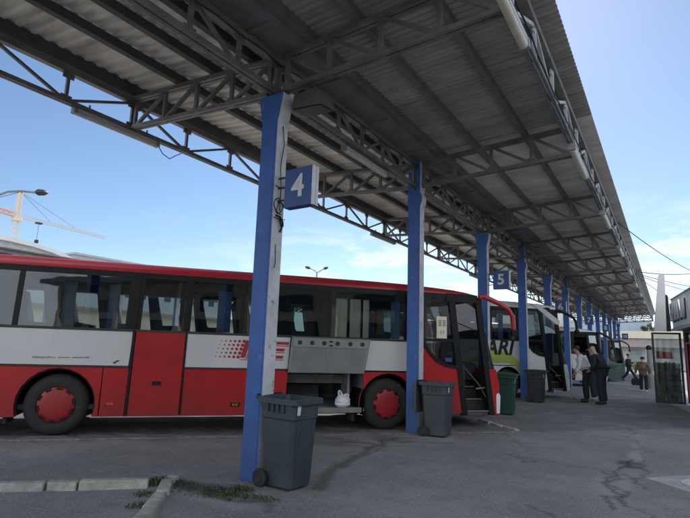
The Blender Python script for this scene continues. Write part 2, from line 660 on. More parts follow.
# common materials
M_STEEL = mat('truss_steel', (.17, .165, .162), .5, .15, .3, 3, .5, (.075, .062, .052))
M_PALE = mat('pale_edge_steel', (.42, .44, .47), .55, 0, .2, 5, .5, (.16, .14, .12))
M_BLUE = mat('column_blue', (.03, .108, .36), .5, 0, .2, 2.2, .4, (.025, .05, .13), bump=.2, bscale=25, chips=.5, chipcol=(.16, .2, .3), chipscale=6, zdirt=(0, .9, (.035, .04, .06), .8))
M_WHITE = mat('column_white', (.60, .63, .68), .6, 0, .16, 2.5, .55, (.3, .28, .26), bump=.2, bscale=25, chips=.8, chipcol=(.14, .11, .10), chipscale=7, zdirt=(0, 1.2, (.12, .11, .10), .8))
M_BLACK = mat('black_plastic', (.011, .012, .013), .45, 0, .2, spec=.25)
M_RUB = mat('tyre_rubber', (.02, .021, .023), .8, 0, .25, 9, .4, (.06, .055, .05), bump=.3, bscale=80)
M_DARK = mat('dark_metal', (.035, .035, .037), .5, .2, .2)
M_GREY = mat('grey_paint', (.22, .225, .23), .5, 0, .12, 3, .35, (.1, .095, .09))
M_LTGREY = mat('light_grey_paint', (.42, .43, .44), .5, 0, .1, 3, .3, (.2, .19, .17))

# ------------------------------------------------------------------ painted lines and kerbs
def worn(name, col, keep=.5):
    m = mat(name, col, .8, 0, .25, 4)
    nt = m.node_tree
    bs = nt.nodes['Principled BSDF']
    tcx = nt.nodes.new('ShaderNodeTexCoord')
    n = nt.nodes.new('ShaderNodeTexNoise')
    n.inputs['Scale'].default_value = 7
    n.inputs['Detail'].default_value = 8
    n.inputs['Roughness'].default_value = .75
    nt.links.new(tcx.outputs['Object'], n.inputs['Vector'])
    r = nt.nodes.new('ShaderNodeMapRange')
    r.inputs['From Min'].default_value = keep - .06
    r.inputs['From Max'].default_value = keep + .08
    nt.links.new(n.outputs['Fac'], r.inputs['Value'])
    nt.links.new(r.outputs[0], bs.inputs['Alpha'])
    return m
M_LINE = worn('worn_line_paint', (.34, .34, .34), .45)
for k in range(-1, 6):
    o_ = Vector((0, SP * 2 * k, 0))
    a = Vector((-9.9, 2.92, .004)) + o_
    e = Vector((-2.77, 11.04, .004)) + o_
    d = (e - a).normalized()
    n_ = Vector((d.y, -d.x, 0)) * .05
    mb = MB()
    mb.add([a - n_, e - n_, e + n_, a + n_], [(0, 1, 2, 3)])
    o = mb.build('bay_line', M_LINE)
    tag(o, kind='structure')
M_CONC = mat('kerb_concrete', (.36, .35, .33), .85, 0, .3, 4, .85, (.13, .12, .10), bump=.6, bscale=45)
def kerb_run(p, q, lens, w_, h, name='kerb'):
    p, q = Vector((*p, 0)), Vector((*q, 0))
    d = (q - p).normalized()
    n_ = Vector((-d.y, d.x, 0))
    mb = MB()
    t = 0
    for ln in lens:
        a, e = p + d * (t + .012), p + d * (t + ln - .012)
        dz = random.uniform(-.012, .012)
        sk = random.uniform(-.02, .02)
        vs = []
        for cpt, j in ((a, -sk), (e, sk)):
            vs += [cpt - n_ * (w_ / 2 - j) + Vector((0, 0, -.05)), cpt + n_ * (w_ / 2 + j) + Vector((0, 0, -.05)), cpt + n_ * (w_ / 2 + j - .015) + Vector((0, 0, h + dz)), cpt - n_ * (w_ / 2 - j - .025) + Vector((0, 0, h + dz))]
        mb.add(vs, [(0, 1, 2, 3), (4, 5, 6, 7), (0, 1, 5, 4), (1, 2, 6, 5), (2, 3, 7, 6), (3, 0, 4, 7)])
        t += ln
    o = mb.build(name, M_CONC, bevel=.015)
    return tag(o, kind='structure')
kerb_run((-8.70, .26), (-4.98, 3.93), [.95, .9, .5, .95, .9, .32, .72], .15, .095)
kerb_run((-5.10, 4.36), (-3.90, 2.97), [.22, .52, .5, .5], .17, .045)
# corner of the raised bay nose by the first coach
kerb_run((-3.85, 12.1), (-2.72, 11.12), [.5, .5, .45], .14, .05)
kerb_run((-3.85, 12.1 + 2 * SP), (-2.72, 11.12 + 2 * SP), [.5, .5, .45], .14, .05)
# pale pavement strip in front of the kiosks
mb = MB()
mb.prism([(-.62, 24.8), (.47, 18.4), (.55, 14), (3.15, 14), (3.15, 30.5), (-.62, 30.5)], -.05, .012, 'z')
tag(mb.build('pavement', mat('pavement_concrete', (.36, .36, .355), .85, 0, .2, 1.5, .4, (.1, .1, .1), bump=.3)), kind='structure')

# manhole: concrete collar with round cover
mh = thing('manhole_cover', 'round pale metal manhole cover set in a concrete collar in the asphalt', 'manhole cover', (.3, 8.2, 0))
mb = MB()
mb.prism([(-.68, .06), (-.10, .72), (.85, .5), (.7, -.6), (-.20, -.42)], -.05, .006, 'z')
mb.build('collar', mat('collar_concrete', (.33, .33, .33), .85, 0, .2, 4, .5, (.16, .16, .16), bump=.4), mh)
mb = MB()
mb.lathe([(.33, 0), (.33, .014), (.30, .014), (.29, .010), (.02, .010)], n=36)
for i in range(-4, 5):
    ln = math.sqrt(max(.27 ** 2 - (i * .06) ** 2, .002))
    mb.box(-ln, ln, i * .06 - .012, i * .06 + .012, .0105, .016)
mb.build('lid', mat('cover_metal', (.5, .51, .53), .4, .3, .2, 8, .4, (.25, .25, .25)), mh, loc=(.05, .08, .003))

# ------------------------------------------------------------------ canopy
KS = list(range(-2, 13))
YK = lambda k: Y1 + SP * k
cano = thing('bus_station_canopy', 'long corrugated steel platform canopy on blue and white columns', 'canopy', (XC, Y1, 0))
CO = (XC, Y1, 0)
YA, YB = YK(-2) - 1.2, YK(12) + 1.0
# columns: even ones flare under the truss, odd ones split into a fork that reaches the gutter
H1, DPT = .133, .216
flare = [(-H1, -.02), (H1, -.02), (H1, 4.50), (.155, 4.58), (.2, 4.84), (.2, 4.885), (-.2, 4.885), (-.2, 4.84), (-.155, 4.58), (-H1, 4.50)]
mb = MB()
mb.prism(flare, 0, DPT, 'y', 1, 0)
mb.prism([(-H1 + .03, .02), (H1 - .03, .02), (H1 - .03, 4.5), (-H1 + .03, 4.5)], -.004, -.001, 'y', 0, 0)
me_fl = mb.mesh('column', [M_BLUE, M_WHITE])
fork = [(-H1, -.02), (H1, -.02), (H1, 4.50), (.175, 4.6), (.175, 4.72), (H1, 4.80), (H1, 5.50), (.035, 5.50), (.035, 4.86), (-.045, 4.86), (-.045, 5.50), (-H1, 5.50), (-H1, 4.8), (-.15, 4.72), (-.15, 4.6), (-H1, 4.5)]
mb = MB()
mb.prism(fork, 0, DPT, 'y', 1, 0)
mb.prism([(-H1 + .03, .02), (H1 - .03, .02), (H1 - .03, 4.5), (-H1 + .03, 4.5)], -.004, -.001, 'y', 0, 0)
me_fk = mb.mesh('column', [M_BLUE, M_WHITE])
for k in KS:
    put('column', me_fl if k % 2 == 0 else me_fk, cano, (0, SP * k, 0), bevel=.008)
# transverse trusses
ZB = lambda x: 4.955 + .17 * abs(x - XC) / 3.1
ZT = lambda x: 5.45 + .19 * abs(x - XC) / 3.1
mb = MB()
nl = [-7.40, -6.65, -5.9, -5.15, -4.42]
nr = [-4.12, -3.45, -2.7, -1.95, -1.24]
for nodes, zf in ((nl, 0), (nr, 1)):
    for yo in (-.035, .035):
        mb.bar((nodes[0], yo, ZB(nodes[0])), (nodes[-1], yo, ZB(nodes[-1])), .05, .06)
        mb.bar((nodes[0], yo, ZT(nodes[0])), (nodes[-1], yo, ZT(nodes[-1])), .05, .07)
    for x in nodes:
        mb.bar((x, 0, ZB(x) - .02), (x, 0, ZT(x) + .02), .055, .05)
        mb.box(x - .07, x + .07, -.008, .008, ZB(x) - .03, ZB(x) + .1)
    for a, e in zip(nodes[:-1], nodes[1:]):
        if zf == 0:
            mb.bar((a, 0, ZB(a)), (e, 0, ZT(e)), .048, .05)
        else:
            mb.bar((a, 0, ZT(a)), (e, 0, ZB(e)), .048, .05)
mb.bar((-4.42, .03, 4.955), (-4.12, .03, 4.955), .05, .058)
me_tt = mb.mesh('transverse_truss', M_STEEL)
for k in KS:
    put('transverse_truss', me_tt, cano, (-XC, SP * k + DPT / 2, 0))
# lengthwise trusses: centre line, open edge on the bay side, pale edge on the platform side
def lengthwise(x, zb, zt, n, chord, m, web, flip=0):
    wi = 1 if isinstance(m, list) else 0
    mb = MB()
    st = SP / n
    for xo in (-chord / 2 - .012, chord / 2 + .012):
        mb.bar((x + xo, 0, zb), (x + xo, SP, zb), chord, .065)
    mb.bar((x, 0, zt), (x, SP, zt), .1, .09)
    for i in range(n + 1):
        y = i * st
        if 0 < i < n or 1:
            yy = min(max(y, .03), SP - .03)
            mb.bar((x, yy, zb), (x, yy, zt), web, web, wi)
            for zz in (zb + .04, zt - .06):
                mb.box(x - .012, x + .012, yy - .085, yy + .085, zz - .06, zz + .06, wi)
        if i < n:
            if (i + flip) % 2 == 0:
                mb.bar((x, y + .03, zt - .03), (x, y + st - .03, zb + .02), web * .9, web * .9, wi)
            else:
                mb.bar((x, y + .03, zb + .02), (x, y + st - .03, zt - .03), web * .9, web * .9, wi)
    return mb.mesh('lengthwise_truss', m)
lt_c = lengthwise(XC + .0, 4.955, 5.42, 6, .05, M_STEEL, .05)
lt_l = lengthwise(-7.46, 5.11, 5.60, 4, .035, M_STEEL, .045)
lt_r = lengthwise(-1.17, 5.09, 5.62, 4, .035, [M_STEEL, M_PALE], .05, 1)
for k in KS[:-1]:
    for mesh_ in (lt_c, lt_l, lt_r):
        put('lengthwise_truss', mesh_, cano, (-XC, SP * k + DPT / 2, 0))
# purlins
M_PURL = mat('purlin_steel', (.062, .064, .07), .6, 0, .3, 3, .5, (.04, .035, .03))
for x, wd, h in [(-7.40, .11, .17), (-6.28, .08, .13), (-5.50, .08, .13), (-4.72, .08, .13), (-3.72, .10, .15), (-2.98, .07, .11), (-2.05, .07, .11), (-1.28, .08, .13)]:
    mb = MB()
    zz = ZT(x) + .036
    mb.box(x - wd / 2, x + wd / 2, YA + .1, YB - .1, zz, zz + h)
    mb.box(x - wd / 2 - .02, x - wd / 2 + .06, YA + .1, YB - .1, zz - .0015, zz + .010)
    mb.build('purlin', M_PURL if x < XC else M_STEEL, cano, off=CO)
# gutter
mb = MB()
mb.box(-4.24, -3.80, YA, YB, 5.47, 5.49)
mb.box(-4.25, -4.235, YA, YB, 5.475, 5.66)
mb.box(-3.805, -3.79, YA, YB, 5.475, 5.66)
y = YA + .6
while y < YB:
    mb.box(-4.23, -3.81, y, y + .05, 5.44, 5.468)
    y += SP / 3
mb.build('gutter', mat('gutter_steel', (.15, .15, .155), .6, 0, .3, 3), cano, off=CO)
# corrugated sheets, one per bay and side
M_ROOF_L = mat('corrugated_bay_side_lit', (.74, .72, .64), .6, 0, .22, 1.2, .55, (.19, .165, .135), stretch=(.5, 2.5, 1))  # paler and warmer than the platform side: bounced sunlight put into the colour
M_ROOF_R = mat('corrugated_platform_side', (.33, .325, .315), .6, 0, .25, 1.2, .6, (.13, .12, .11), stretch=(.5, 2.5, 1))
M_ROOF_R2 = mat('smooth_pale_sheet', (.6, .59, .58), .6, 0, .22, 1.2, .55, (.24, .22, .2), stretch=(.6, 1.5, 1))
def sheet(x0, x1, y0, y1, pitch, dep):
    mb = MB()
    ys, y = [], y0
    n = max(1, round((y1 - y0) / pitch))
    p = (y1 - y0) / n
    prof = []
    for i in range(n):
        prof += [(y0 + p * i, 0), (y0 + p * (i + .32), 0), (y0 + p * (i + .42), dep), (y0 + p * (i + .9), dep)]
    prof.append((y1, 0))
    z = lambda x: ZT(x) + .196 - (.04 if x > XC else 0)
    vs, fs = [], []
    for x in (x0, x1):
        for t in (0, .004):
            vs += [(x, yy, z(x) + zz + t) for yy, zz in prof]
    m_ = len(prof)
    for i in range(m_ - 1):
        fs += [(i, i + 1, 2 * m_ + i + 1, 2 * m_ + i), (m_ + i, m_ + i + 1, 3 * m_ + i + 1, 3 * m_ + i), (i, i + 1, m_ + i + 1, m_ + i), (2 * m_ + i, 2 * m_ + i + 1, 3 * m_ + i + 1, 3 * m_ + i)]
    fs += [(0, m_, 3 * m_, 2 * m_), (m_ - 1, 2 * m_ - 1, 4 * m_ - 1, 3 * m_ - 1)]
    return mb.add(vs, fs)
for i, k in enumerate([-3] + KS):
    ya = YA if k == -3 else YK(k) + .1
    yb = YB if k == 12 else YK(k + 1) + .1
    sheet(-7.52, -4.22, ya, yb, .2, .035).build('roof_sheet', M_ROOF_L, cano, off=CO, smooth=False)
    if k < 1:
        sheet(-3.83, -.9, ya, yb, .115, .02).build('roof_sheet', M_ROOF_R, cano, off=CO, smooth=False)
    else:
        sheet(-3.83, -.9, ya, yb, .115, .008).build('roof_sheet', M_ROOF_R2, cano, off=CO, smooth=False)

# tube lights hung under the trusses
M_TUBE = mat('tube_housing', (.55, .53, .46), .5, 0, .12, 4, .4, (.3, .27, .2))
def light_mesh(ln, r):
    mb = MB()
    mb.box(-r * .8, r * .8, -ln / 2, ln / 2, 0, r * .9)
    me_h = mb.mesh('housing', M_LTGREY)
    mb = MB()
    mb.lathe([(.02, -ln / 2 + .01), (r * .8, -ln / 2 + .03), (r * .8, ln / 2 - .03), (.02, ln / 2 - .01)], axis='y', n=14)
    me_t = mb.mesh('tube_cover', M_TUBE)
    mb = MB()
    mb.box(-r, r, -.03, .03, -r * .85, r * .95)
    me_e = mb.mesh('end_cap', M_GREY)
    mb = MB()
    mb.box(-.012, .012, -.012, .012, r * .9, r * .9 + .14)
    return me_h, me_t, me_e, mb.mesh('hanger', M_GREY), ln
LM = {0: light_mesh(1.5, .05), 1: light_mesh(1.65, .062)}
def tube_light(x, y, z, big, label, grp):
    t = thing('fluorescent_light', label, 'light', (x, y, z), 0, grp)
    ln = LM[big][4]
    for n_, me_, dy, dz in (('housing', LM[big][0], 0, 0), ('tube_cover', LM[big][1], 0, -.02), ('end_cap', LM[big][2], -ln / 2, 0), ('end_cap', LM[big][2], ln / 2, 0), ('hanger', LM[big][3], -ln * .35, 0), ('hanger', LM[big][3], ln * .35, 0)):
        put(n_, me_, t, (0, dy, dz))
nums = 'four five six seven eight nine ten'.split()
for i, (k, y) in enumerate([(0, 4.66), (2, 14.0), (4, 23.2), (6, 32.3)]):
    tube_light(-7.46, y, 5.02, 0, 'slim tube light under the open bay-side edge truss, %s from the camera' % ORD[i], 'tube lights along the bay-side edge')
for i, y in enumerate([7.5, 16.7, 25.8, 35]):
    tube_light(XC - .09, y, 4.86, 0, 'slim tube light under the centre truss between columns, %s from the camera' % ORD[i], 'tube lights along the centre truss')
for i, k in enumerate([0, 1, 2, 3, 4, 5, 6, 7]):
    tube_light(-1.15, 4.55 if k == 0 else YK(k) + .15, 4.97, 1, 'fat cream tube light under the pale platform-side edge truss, %s from the camera' % ORD[i], 'tube lights along the platform-side edge')

# slack cables clipped along the trusses
for x, z_, amp in ((-7.52, 5.16, .05), (-4.36, 5.0, .035), (-1.10, 5.14, .04), (-4.2, 5.36, .03)):
    mb = MB()
    pts, y = [], YA + 1
    while y < YB - 1:
        pts.append((x + random.uniform(-.012, .012), y, z_ - random.random() ** 2 * amp * 1.6))
        y += random.uniform(.25, .5)
    mb.tube(pts, .011, 5)
    mb.build('cable_run', M_BLACK, cano, off=CO)

# loudspeaker / floodlight box by the first column head
t = thing('floodlight', 'dark weathered floodlight box beside the head of the nearest column', 'floodlight', (-3.78, 5.0, 4.6), R(-8))
mb = MB()
mb.prism([(-.24, .08), (.3, .0), (.26, .2), (.2, .27), (-.2, .26)], -.13, .13, 'y')
mb.build('casing', mat('rusty_casing', (.085, .078, .07), .7, 0, .3, 6, .6, (.09, .05, .03)), t, bevel=.01)
mb = MB()
mb.prism([(-.22, .072), (.28, -.003), (.28, -.012), (-.22, .06)], -.115, .115, 'y')
mb.build('lens', M_BLACK, t)
mb = MB()
mb.bar((0, 0, .26), (-.1, 0, .37), .04, .012)
mb.build('bracket', M_DARK, t)

# platform number signs
M_SIGN = mat('sign_blue', (.028, .075, .24), .45, 0, .12, 2, .2, (.05, .08, .2))
M_SGNW = mat('sign_white', (.62, .63, .64), .5, 0, .08, 6, .3, (.4, .4, .4))
for i, (k, num) in enumerate([(0, '4'), (2, '5'), (4, '6'), (6, '7'), (8, '8'), (10, '9'), (12, '10')]):
    big = 1.0 if num != '10' else 1.25
    wd, h, th = .44 * big, .5 * big, .12
    t = thing('platform_sign', 'blue box sign with white platform number %s on a column' % num, 'sign', (XC + H1 + .16 + wd / 2, YK(k) + .07, 3.54), R(-3), 'platform number signs')
    mb = MB()
    mb.box(-wd / 2, wd / 2, -th / 2, th / 2, -h / 2, h / 2)
    mb.build('box', M_SIGN, t, bevel=.006)
    mb = MB()
    mb.box(wd / 2 + .001, wd / 2 + .012, -th / 2, -th / 2 + .045, -h / 2, h / 2)
    mb.box(wd / 2 + .001, wd / 2 + .008, -th / 2 + .05, th / 2 - .05, -h / 2 + .004, h / 2 - .004)
    mb.box(wd / 2 + .001, wd / 2 + .012, th / 2 - .045, th / 2, -h / 2, h / 2)
    mb.build('edge_trim', M_SGNW, t)
    me_ = text_mesh('number', num, .40 * big if len(num) == 1 else .36, M_SGNW, .002, .010)
    o = put('number', me_, t, (0, -th / 2 - .003, 0), rot=(R(90), 0, 0))
    mb = MB()
    for zz in (-.12, .05, .18):
        mb.bar((-wd / 2 - .165, 0, zz), (-wd / 2, 0, zz), .02, .02)
    mb.build('bracket', M_DARK, t)

# loose cables on the first column
mb = MB()
xw = XC + H1 + .012
def loop(cy_, cz, r, a0, a1, n=16, xo=.0):
    return [(xw + xo + .01 * math.sin(i), cy_ + r * .8 * math.cos(a0 + (a1 - a0) * i / n), cz + r * math.sin(a0 + (a1 - a0) * i / n)) for i in range(n + 1)]
yc = YK(0)
mb.tube([(xw, yc + .10, 4.45), (xw + .02, yc + .12, 4.2), (xw + .005, yc + .09, 3.9), (xw + .015, yc + .11, 3.6), (xw, yc + .12, 3.3)], .006, 6)
mb.tube(loop(yc + .09, 3.36, .10, R(60), R(400)), .006, 6)
mb.tube(loop(yc + .12, 3.33, .08, R(20), R(300), xo=.01), .006, 6)
mb.tube([(xw - .01, yc + .06, 3.23), (xw + .03, yc + .1, 3.21), (xw + .03, yc + .16, 3.16), (xw + .02, yc + .18, 3.10)], .012, 6)
mb.tube([(xw - .02, yc, 3.62), (xw + .012, yc + .11, 3.60), (xw + .02, yc + .215, 3.63)], .005, 6)
mb.tube([(xw - .02, yc, 3.2), (xw + .012, yc + .11, 3.19), (xw + .02, yc + .215, 3.20)], .005, 6)
mb.tube([(xw, yc + .08, 2.85), (xw + .008, yc + .085, 2.6), (xw, yc + .07, 2.55)], .005, 6)
mb.tube([(xw + .02, yc + .1, 3.2), (xw + .03, yc + .15, 3.08), (xw + .015, yc + .13, 3.02)], .014, 6)
tag(mb.build('loose_cable', M_BLACK), 'coil of loose black cable tied to the white side of the nearest column', 'cable')
mb = MB()
mb.tube([(-7.46, 5.4, 5.05), (-7.46, 5.55, 4.90), (-7.46, 5.7, 4.86), (-7.46, 5.85, 4.98), (-7.46, 5.95, 5.05)], .008, 6)
tag(mb.build('hanging_wire', M_BLACK), 'short looped wire hanging from the bay-side edge truss past its nearest tube light', 'wire')

# overhead wires from the canopy edge across to the right
wires = [((-1.1, 17.7, 5.72), (3.03, 40, 6.6), -.55, .014), ((-1.15, 27.9, 5.62), (3.1, 40, 7.3), -.35, .018), ((-1.15, 27.9, 5.55), (2.99, 40, 6.0), -.25, .014), ((-1.15, 27.9, 5.5), (2.96, 40, 5.6), -.3, .012), ((-1.12, 28.2, 5.45), (2.78, 40, 3.3), -.1, .012)]
wl = ['highest thin wire sagging from the canopy edge across the sky', 'thick nearly level wire from the canopy edge over the fin sign', 'wire just below the thick level one crossing the pale sky', 'fourth wire down crossing behind the white fin sign', 'lowest steep wire dropping from the canopy edge behind the fin']
for (a, e, sag, r), lb in zip(wires, wl):
    a, e = Vector(a), Vector(e)
    pts = []
    for i in range(17):
        t_ = i / 16
        p = a.lerp(e, t_)
        p.z += sag * 4 * t_ * (1 - t_) * .7
        pts.append(p)
    mb = MB()
    mb.tube(pts, r, 6)
    tag(mb.build('overhead_wire', M_BLACK), lb, 'wire', 'overhead wires')
mb = MB()
mb.tube([(3.05, 40, 0), (3.05, 40, 8.2)], [.12, .08], 12)
mb.box(2.6, 3.5, 39.95, 40.05, 7.2, 7.3)
tag(mb.build('utility_pole', mat('pole_wood', (.2, .17, .14), .8)), 'tall wooden utility pole carrying the overhead wires past the kiosks', 'pole')

# ------------------------------------------------------------------ coaches
G_SIDE = glass('coach_side_glass', (.70, .74, .75), 1.2, 1.52, .0, .14)
G_WIND = glass('coach_windscreen', (.42, .47, .47), .8, 1.45, .015)
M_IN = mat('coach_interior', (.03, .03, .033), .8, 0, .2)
M_SEAT = mat('coach_seat_fabric', (.014, .022, .05), .85, 0, .4, 14)
M_CURT = mat('curtain_cream', (.95, .89, .70), .85, 0, .12, 5)
M_CURTB = mat('curtain_blue', (.14, .26, .42), .85, 0, .2, 5)
M_ALU = mat('hatch_aluminium', (.215, .222, .215), .45, .3, .1, 3, .4, (.16, .15, .14))
M_LENS = mat('headlight_lens', (.75, .76, .76), .15, 0, .05, coat=.5)
M_ORANGE = mat('marker_orange', (.5, .13, .03), .4)
M_REDLOGO = mat('logo_red', (.38, .018, .03), .5)
M_PAPER = mat('notice_paper', (.74, .71, .58), .8, 0, .06)

def arc(cx, cz, r, a0, a1, n=14):
    return [(cx + r * math.cos(a0 + (a1 - a0) * i / n), cz + r * math.sin(a0 + (a1 - a0) * i / n)) for i in range(n + 1)]

def lerp(pts, z):
    for (z0, s0), (z1, s1) in zip(pts[:-1], pts[1:]):
        if z <= z1:
            return s0 + (s1 - s0) * max(0, (z - z0)) / (z1 - z0)
    return pts[-1][1]

_wheel = {}
def wheel_meshes(hub):
    if hub.name in _wheel:
        return _wheel[hub.name]
    mb = MB()
    mb.lathe([(.285, 0.02), (.30, -.005), (.36, -.015), (.43, -.01), (.475, .02), (.498, .06), (.5, .12), (.5, .2), (.49, .25), (.3, .27)], axis='y', n=48)
    ty = mb.mesh('tyre', M_RUB)
    mb = MB()
    mb.lathe([(.29, .03), (.288, .005), (.27, -.012), (.2, -.028), (.06, -.036), (.001, -.036)], axis='y', n=40)
    for i in range(10):
        a = 2 * math.pi * i / 10 + .2
        c0 = Vector((math.cos(a), 0, math.sin(a)))
        tg = Vector((-math.sin(a), 0, math.cos(a)))
        p = c0 * .262
        mb.bar(p - tg * .042 + Vector((0, -.015, 0)), p + tg * .045 + Vector((0, -.015, 0)), .018, .034, 1, up=c0)
    rm = mb.mesh('rim', [hub, M_BLACK])
    _wheel[hub.name] = (ty, rm)
    return _wheel[hub.name]

def coach(label, off, P, group=None):
    hero = P.get('hero', False)
    zs, zb, zw, zt, zr = P['z']
    SR, W_ = -3.3, 2.5
    Fp = [(.25, 8.50), (.9, 8.52), (1.2, 8.45), (zt, 8.06), (zr - .06, 7.85), (zr + .1, 7.6)]
    F = lambda z: lerp(Fp, z)
    sB = lambda z: 7.72 - (z - .3) * .13 * 2.3 / (zt - .3)
    sA = lambda z: 8.27 - (z - .3) * .14 * 2.3 / (zt - .3)
    loc = B0 + Vector(off)
    root = thing('coach', label, 'coach', loc, BRZ, group)
    mL, mU, mR = P['lower'], P['band'], P['roof']
    # --- right side, lower panels
    A = .60
    def arch(s):
        h = zs - .5
        a0 = math.asin(h / A)
        return arc(s, .5, A, math.pi - a0, a0)      # from the rear lip over the top to the front lip
    def side(name, polys, m, y0=0., y1=.05, bev=.006):
        for q in polys:
            mb = MB()
            mb.prism(q, y0, y1, 'y')
            o_ = mb.build(name, m, root, bevel=bev)
        return o_
    win_curve = [(6.45, zw), (6.68, zw), (6.80, zw - .2), (6.98, zw - .38), (7.2, zw - .48), (sB(zw - .52) - .14, zw - .52)]
    rear = [(SR, zs)] + arch(0) + [(.655, zs), (.66, zb), (SR, zb)]
    mid1 = [(.67, zs), (1.06, zs), (1.075, zb), (.675, zb)]
    mid2 = [(1.985, zs), (3.84, zs), (3.865, zb), (1.99, zb)] if hero else [(1.99, zs), (5.0, zs), (5.0, zb), (1.99, zb)]
    frs = 5.385 if hero else 5.01
    front = [(frs, zs)] + arch(5.92) + [(sB(zs) - .14, zs)] + [(sB(zw - .52) - .14, zw - .54)] + [(a, z_ - .02) for a, z_ in win_curve[-2:0:-1]] + [(6.40, zw - .02), (6.36, zb), (frs, zb)]
    side('lower_panel', [rear, mid1, mid2, front], mL)
    # backing behind the joints
    bk = [(SR, zs + .03)] + [(a, z_) for a, z_ in arch(0)] + ([(3.8, zs + .03), (3.8, 1.2), (5.42, 1.2), (5.42, zs + .03)] if hero else []) + [(x, z_) for x, z_ in arch(5.92)] + [(6.7, zs + .03), (6.7, zw - .15), (6.3, zw), (SR, zw)]
    side('backing_panel', [bk], M_BLACK, .055, .075, 0)
    # --- white band
    band = [[(SR, zb + .03), (1.06, zb + .03), (1.09, zw - .03), (SR, zw - .03)]]
    if hero:
        band += [[(1.99, zb + .03), (3.865, zb + .03), (3.89, zw - .03), (2.0, zw - .03)], [(5.385, zb + .03), (6.35, zb + .03), (6.39, zw - .03), (5.5, zw - .03)]]
    else:
        band += [[(1.99, zb + .03), (6.35, zb + .03), (6.39, zw - .03), (2.0, zw - .03)]]
    side('side_band', band, mU, .001, .05)
    # rubber strip under the windows and between the colours
    side('rub_strip', [[(SR, zb + .004), (1.06, zb + .004), (1.06, zb + .026), (SR, zb + .026)], [(1.99, zb + .004), (3.84, zb + .004), (3.84, zb + .026), (1.99, zb + .026)], [(SR, zw - .026), (6.7, zw - .026), (6.7, zw + .012), (SR, zw + .012)]], M_DARK, -.008, .045, 0)
    # --- middle door
    dr = side('middle_door', [[(1.11, zs), (1.95, zs), (1.965, zw - .02), (1.135, zw - .02)]], mL, -.004, .05)
    if hero:
        mb = MB()
        mb.box(1.47, 1.62, -.010, -.0045, .83, .90)
        mb.build('door_handle', M_BLACK, dr)
    side('door_seal', [[(1.065, zs), (1.105, zs), (1.13, zt), (1.085, zt)], [(1.955, zs), (1.98, zs), (2.0, zt), (1.972, zt)]], M_BLACK, -.012, .05, 0)
    # --- window band
    fr = [[(SR, zt - .05), (8.0, zt - .05), (7.98, zt + .05), (SR, zt + .05)]]
    pil = P.get('pillars', [(-.79, -.71), (.94, 1.19), (1.90, 2.03), (2.9, 2.98), (4.62, 4.68), (6.3, 6.5)])
    for a, e in pil:
        fr.append([(a, zw), (e, zw), (e + .02, zt - .04), (a + .02, zt - .04)])
    side('window_frame', fr, M_BLACK, .004, .06, 0)
    ed = [SR] + [x for p in pil for x in p]
    ed = list(zip(ed[0::2], [p[0] for p in pil]))
    for a, e in ed:
        mb = MB()
        mb.prism([(a - .03, zw), (e + .03, zw), (e + .03, zt - .03), (a - .03, zt - .03)], .018, .024, 'y')
        mb.build('window', G_SIDE, root)
    # front side window with curved lower edge
    wp = [(6.48, zt - .02), (6.48, zw)] + win_curve[1:] + [(sB(zt) - .14, zt - .02)]
    mb = MB()
    mb.prism(wp, .018, .024, 'y')
    mb.build('window', G_SIDE, root)
    trim = []
    cv = [Vector((a, 0, z_)) for a, z_ in win_curve]
    mb = MB()
    for a, e in zip(cv[:-1], cv[1:]):
        mb.bar(a, e + (e - a).normalized() * .03, .06, .05, up=(0, 1, 0))
    mb.bar((6.48, .03, zw + .03), (sB(zw) - .12, .03, zw + .03), .08, .05)
    mb.build('window_trim', M_BLACK, root)
    # --- door pillars and opening
    side('door_pillar', [[(sB(.3) - .14, .27), (sB(.3), .27), (sB(zt), zt), (sB(zt) - .15, zt)], [(sA(.3) - .02, .27), (sA(.3) + .10, .27), (sA(1.2) + .10, 1.2), (sA(zt) + .12, zt), (sA(zt) - .02, zt)]], M_BLACK, -.006, .07, .004)
    side('front_visor', [[(sB(zt) - .2, zt - .12), (sA(zt) + .14, zt - .12), (F(zt + .1) - .04, zt + .06), (sB(zt) - .2, zt + .06)]], M_BLACK, -.012, .06, .004)
    side('corner_panel', [[(sA(.3) + .105, .27), (F(.25) - .03, .25), (F(.9) - .02, .9), (F(1.2) - .03, 1.22), (sA(1.2) + .105, 1.22)]], mL, 0, .06)
    mb = MB()
    mb.prism([(F(.3) - .09, .30), (F(.3) - .005, .30), (F(.7) + .005, .66), (F(.7) - .02, .72), (F(.7) - .08, .72), (F(.7) - .10, .66)], -.008, .3, 'y')
    mb.build('headlight', M_LENS, root, bevel=.01)
    # --- roof loft
    prof = [(0, zt + .052), (.008, zt + .1), (.03, zr - .09), (.10, zr - .025), (.22, zr), (.6, zr + .035), (1.25, zr + .05)]
    prof = prof + [(W_ - y, z_) for y, z_ in prof[-2::-1]]
    st = [(SR, 0), (-2, 0), (0, 0), (2, 0), (4, 0), (5.6, 0), (6.4, .015), (7.0, .05), (7.45, .09), (7.75, .145), (7.92, .19), (8.02, .24)]
    K = P.get('drop', 1.)
    vs, fs = [], []
    for s_, dz in st:
        for y, z_ in prof:
            top = (z_ - zt - .05) / (zr + .05 - zt - .05) * (zr - zt) / .23 * K
            vs.append((s_ + (.14 * math.sin(math.pi * y / W_) if s_ > 7.7 else 0), y, z_ - dz * top))
    n_ = len(prof)
    for i in range(len(st) - 1):
        for j in range(n_ - 1):
            fs.append((i * n_ + j, i * n_ + j + 1, (i + 1) * n_ + j + 1, (i + 1) * n_ + j))
    fs.append(tuple(range(n_)))
    fs.append(tuple((len(st) - 1) * n_ + j for j in range(n_)))
    mb = MB()
    mb.add(vs, fs)
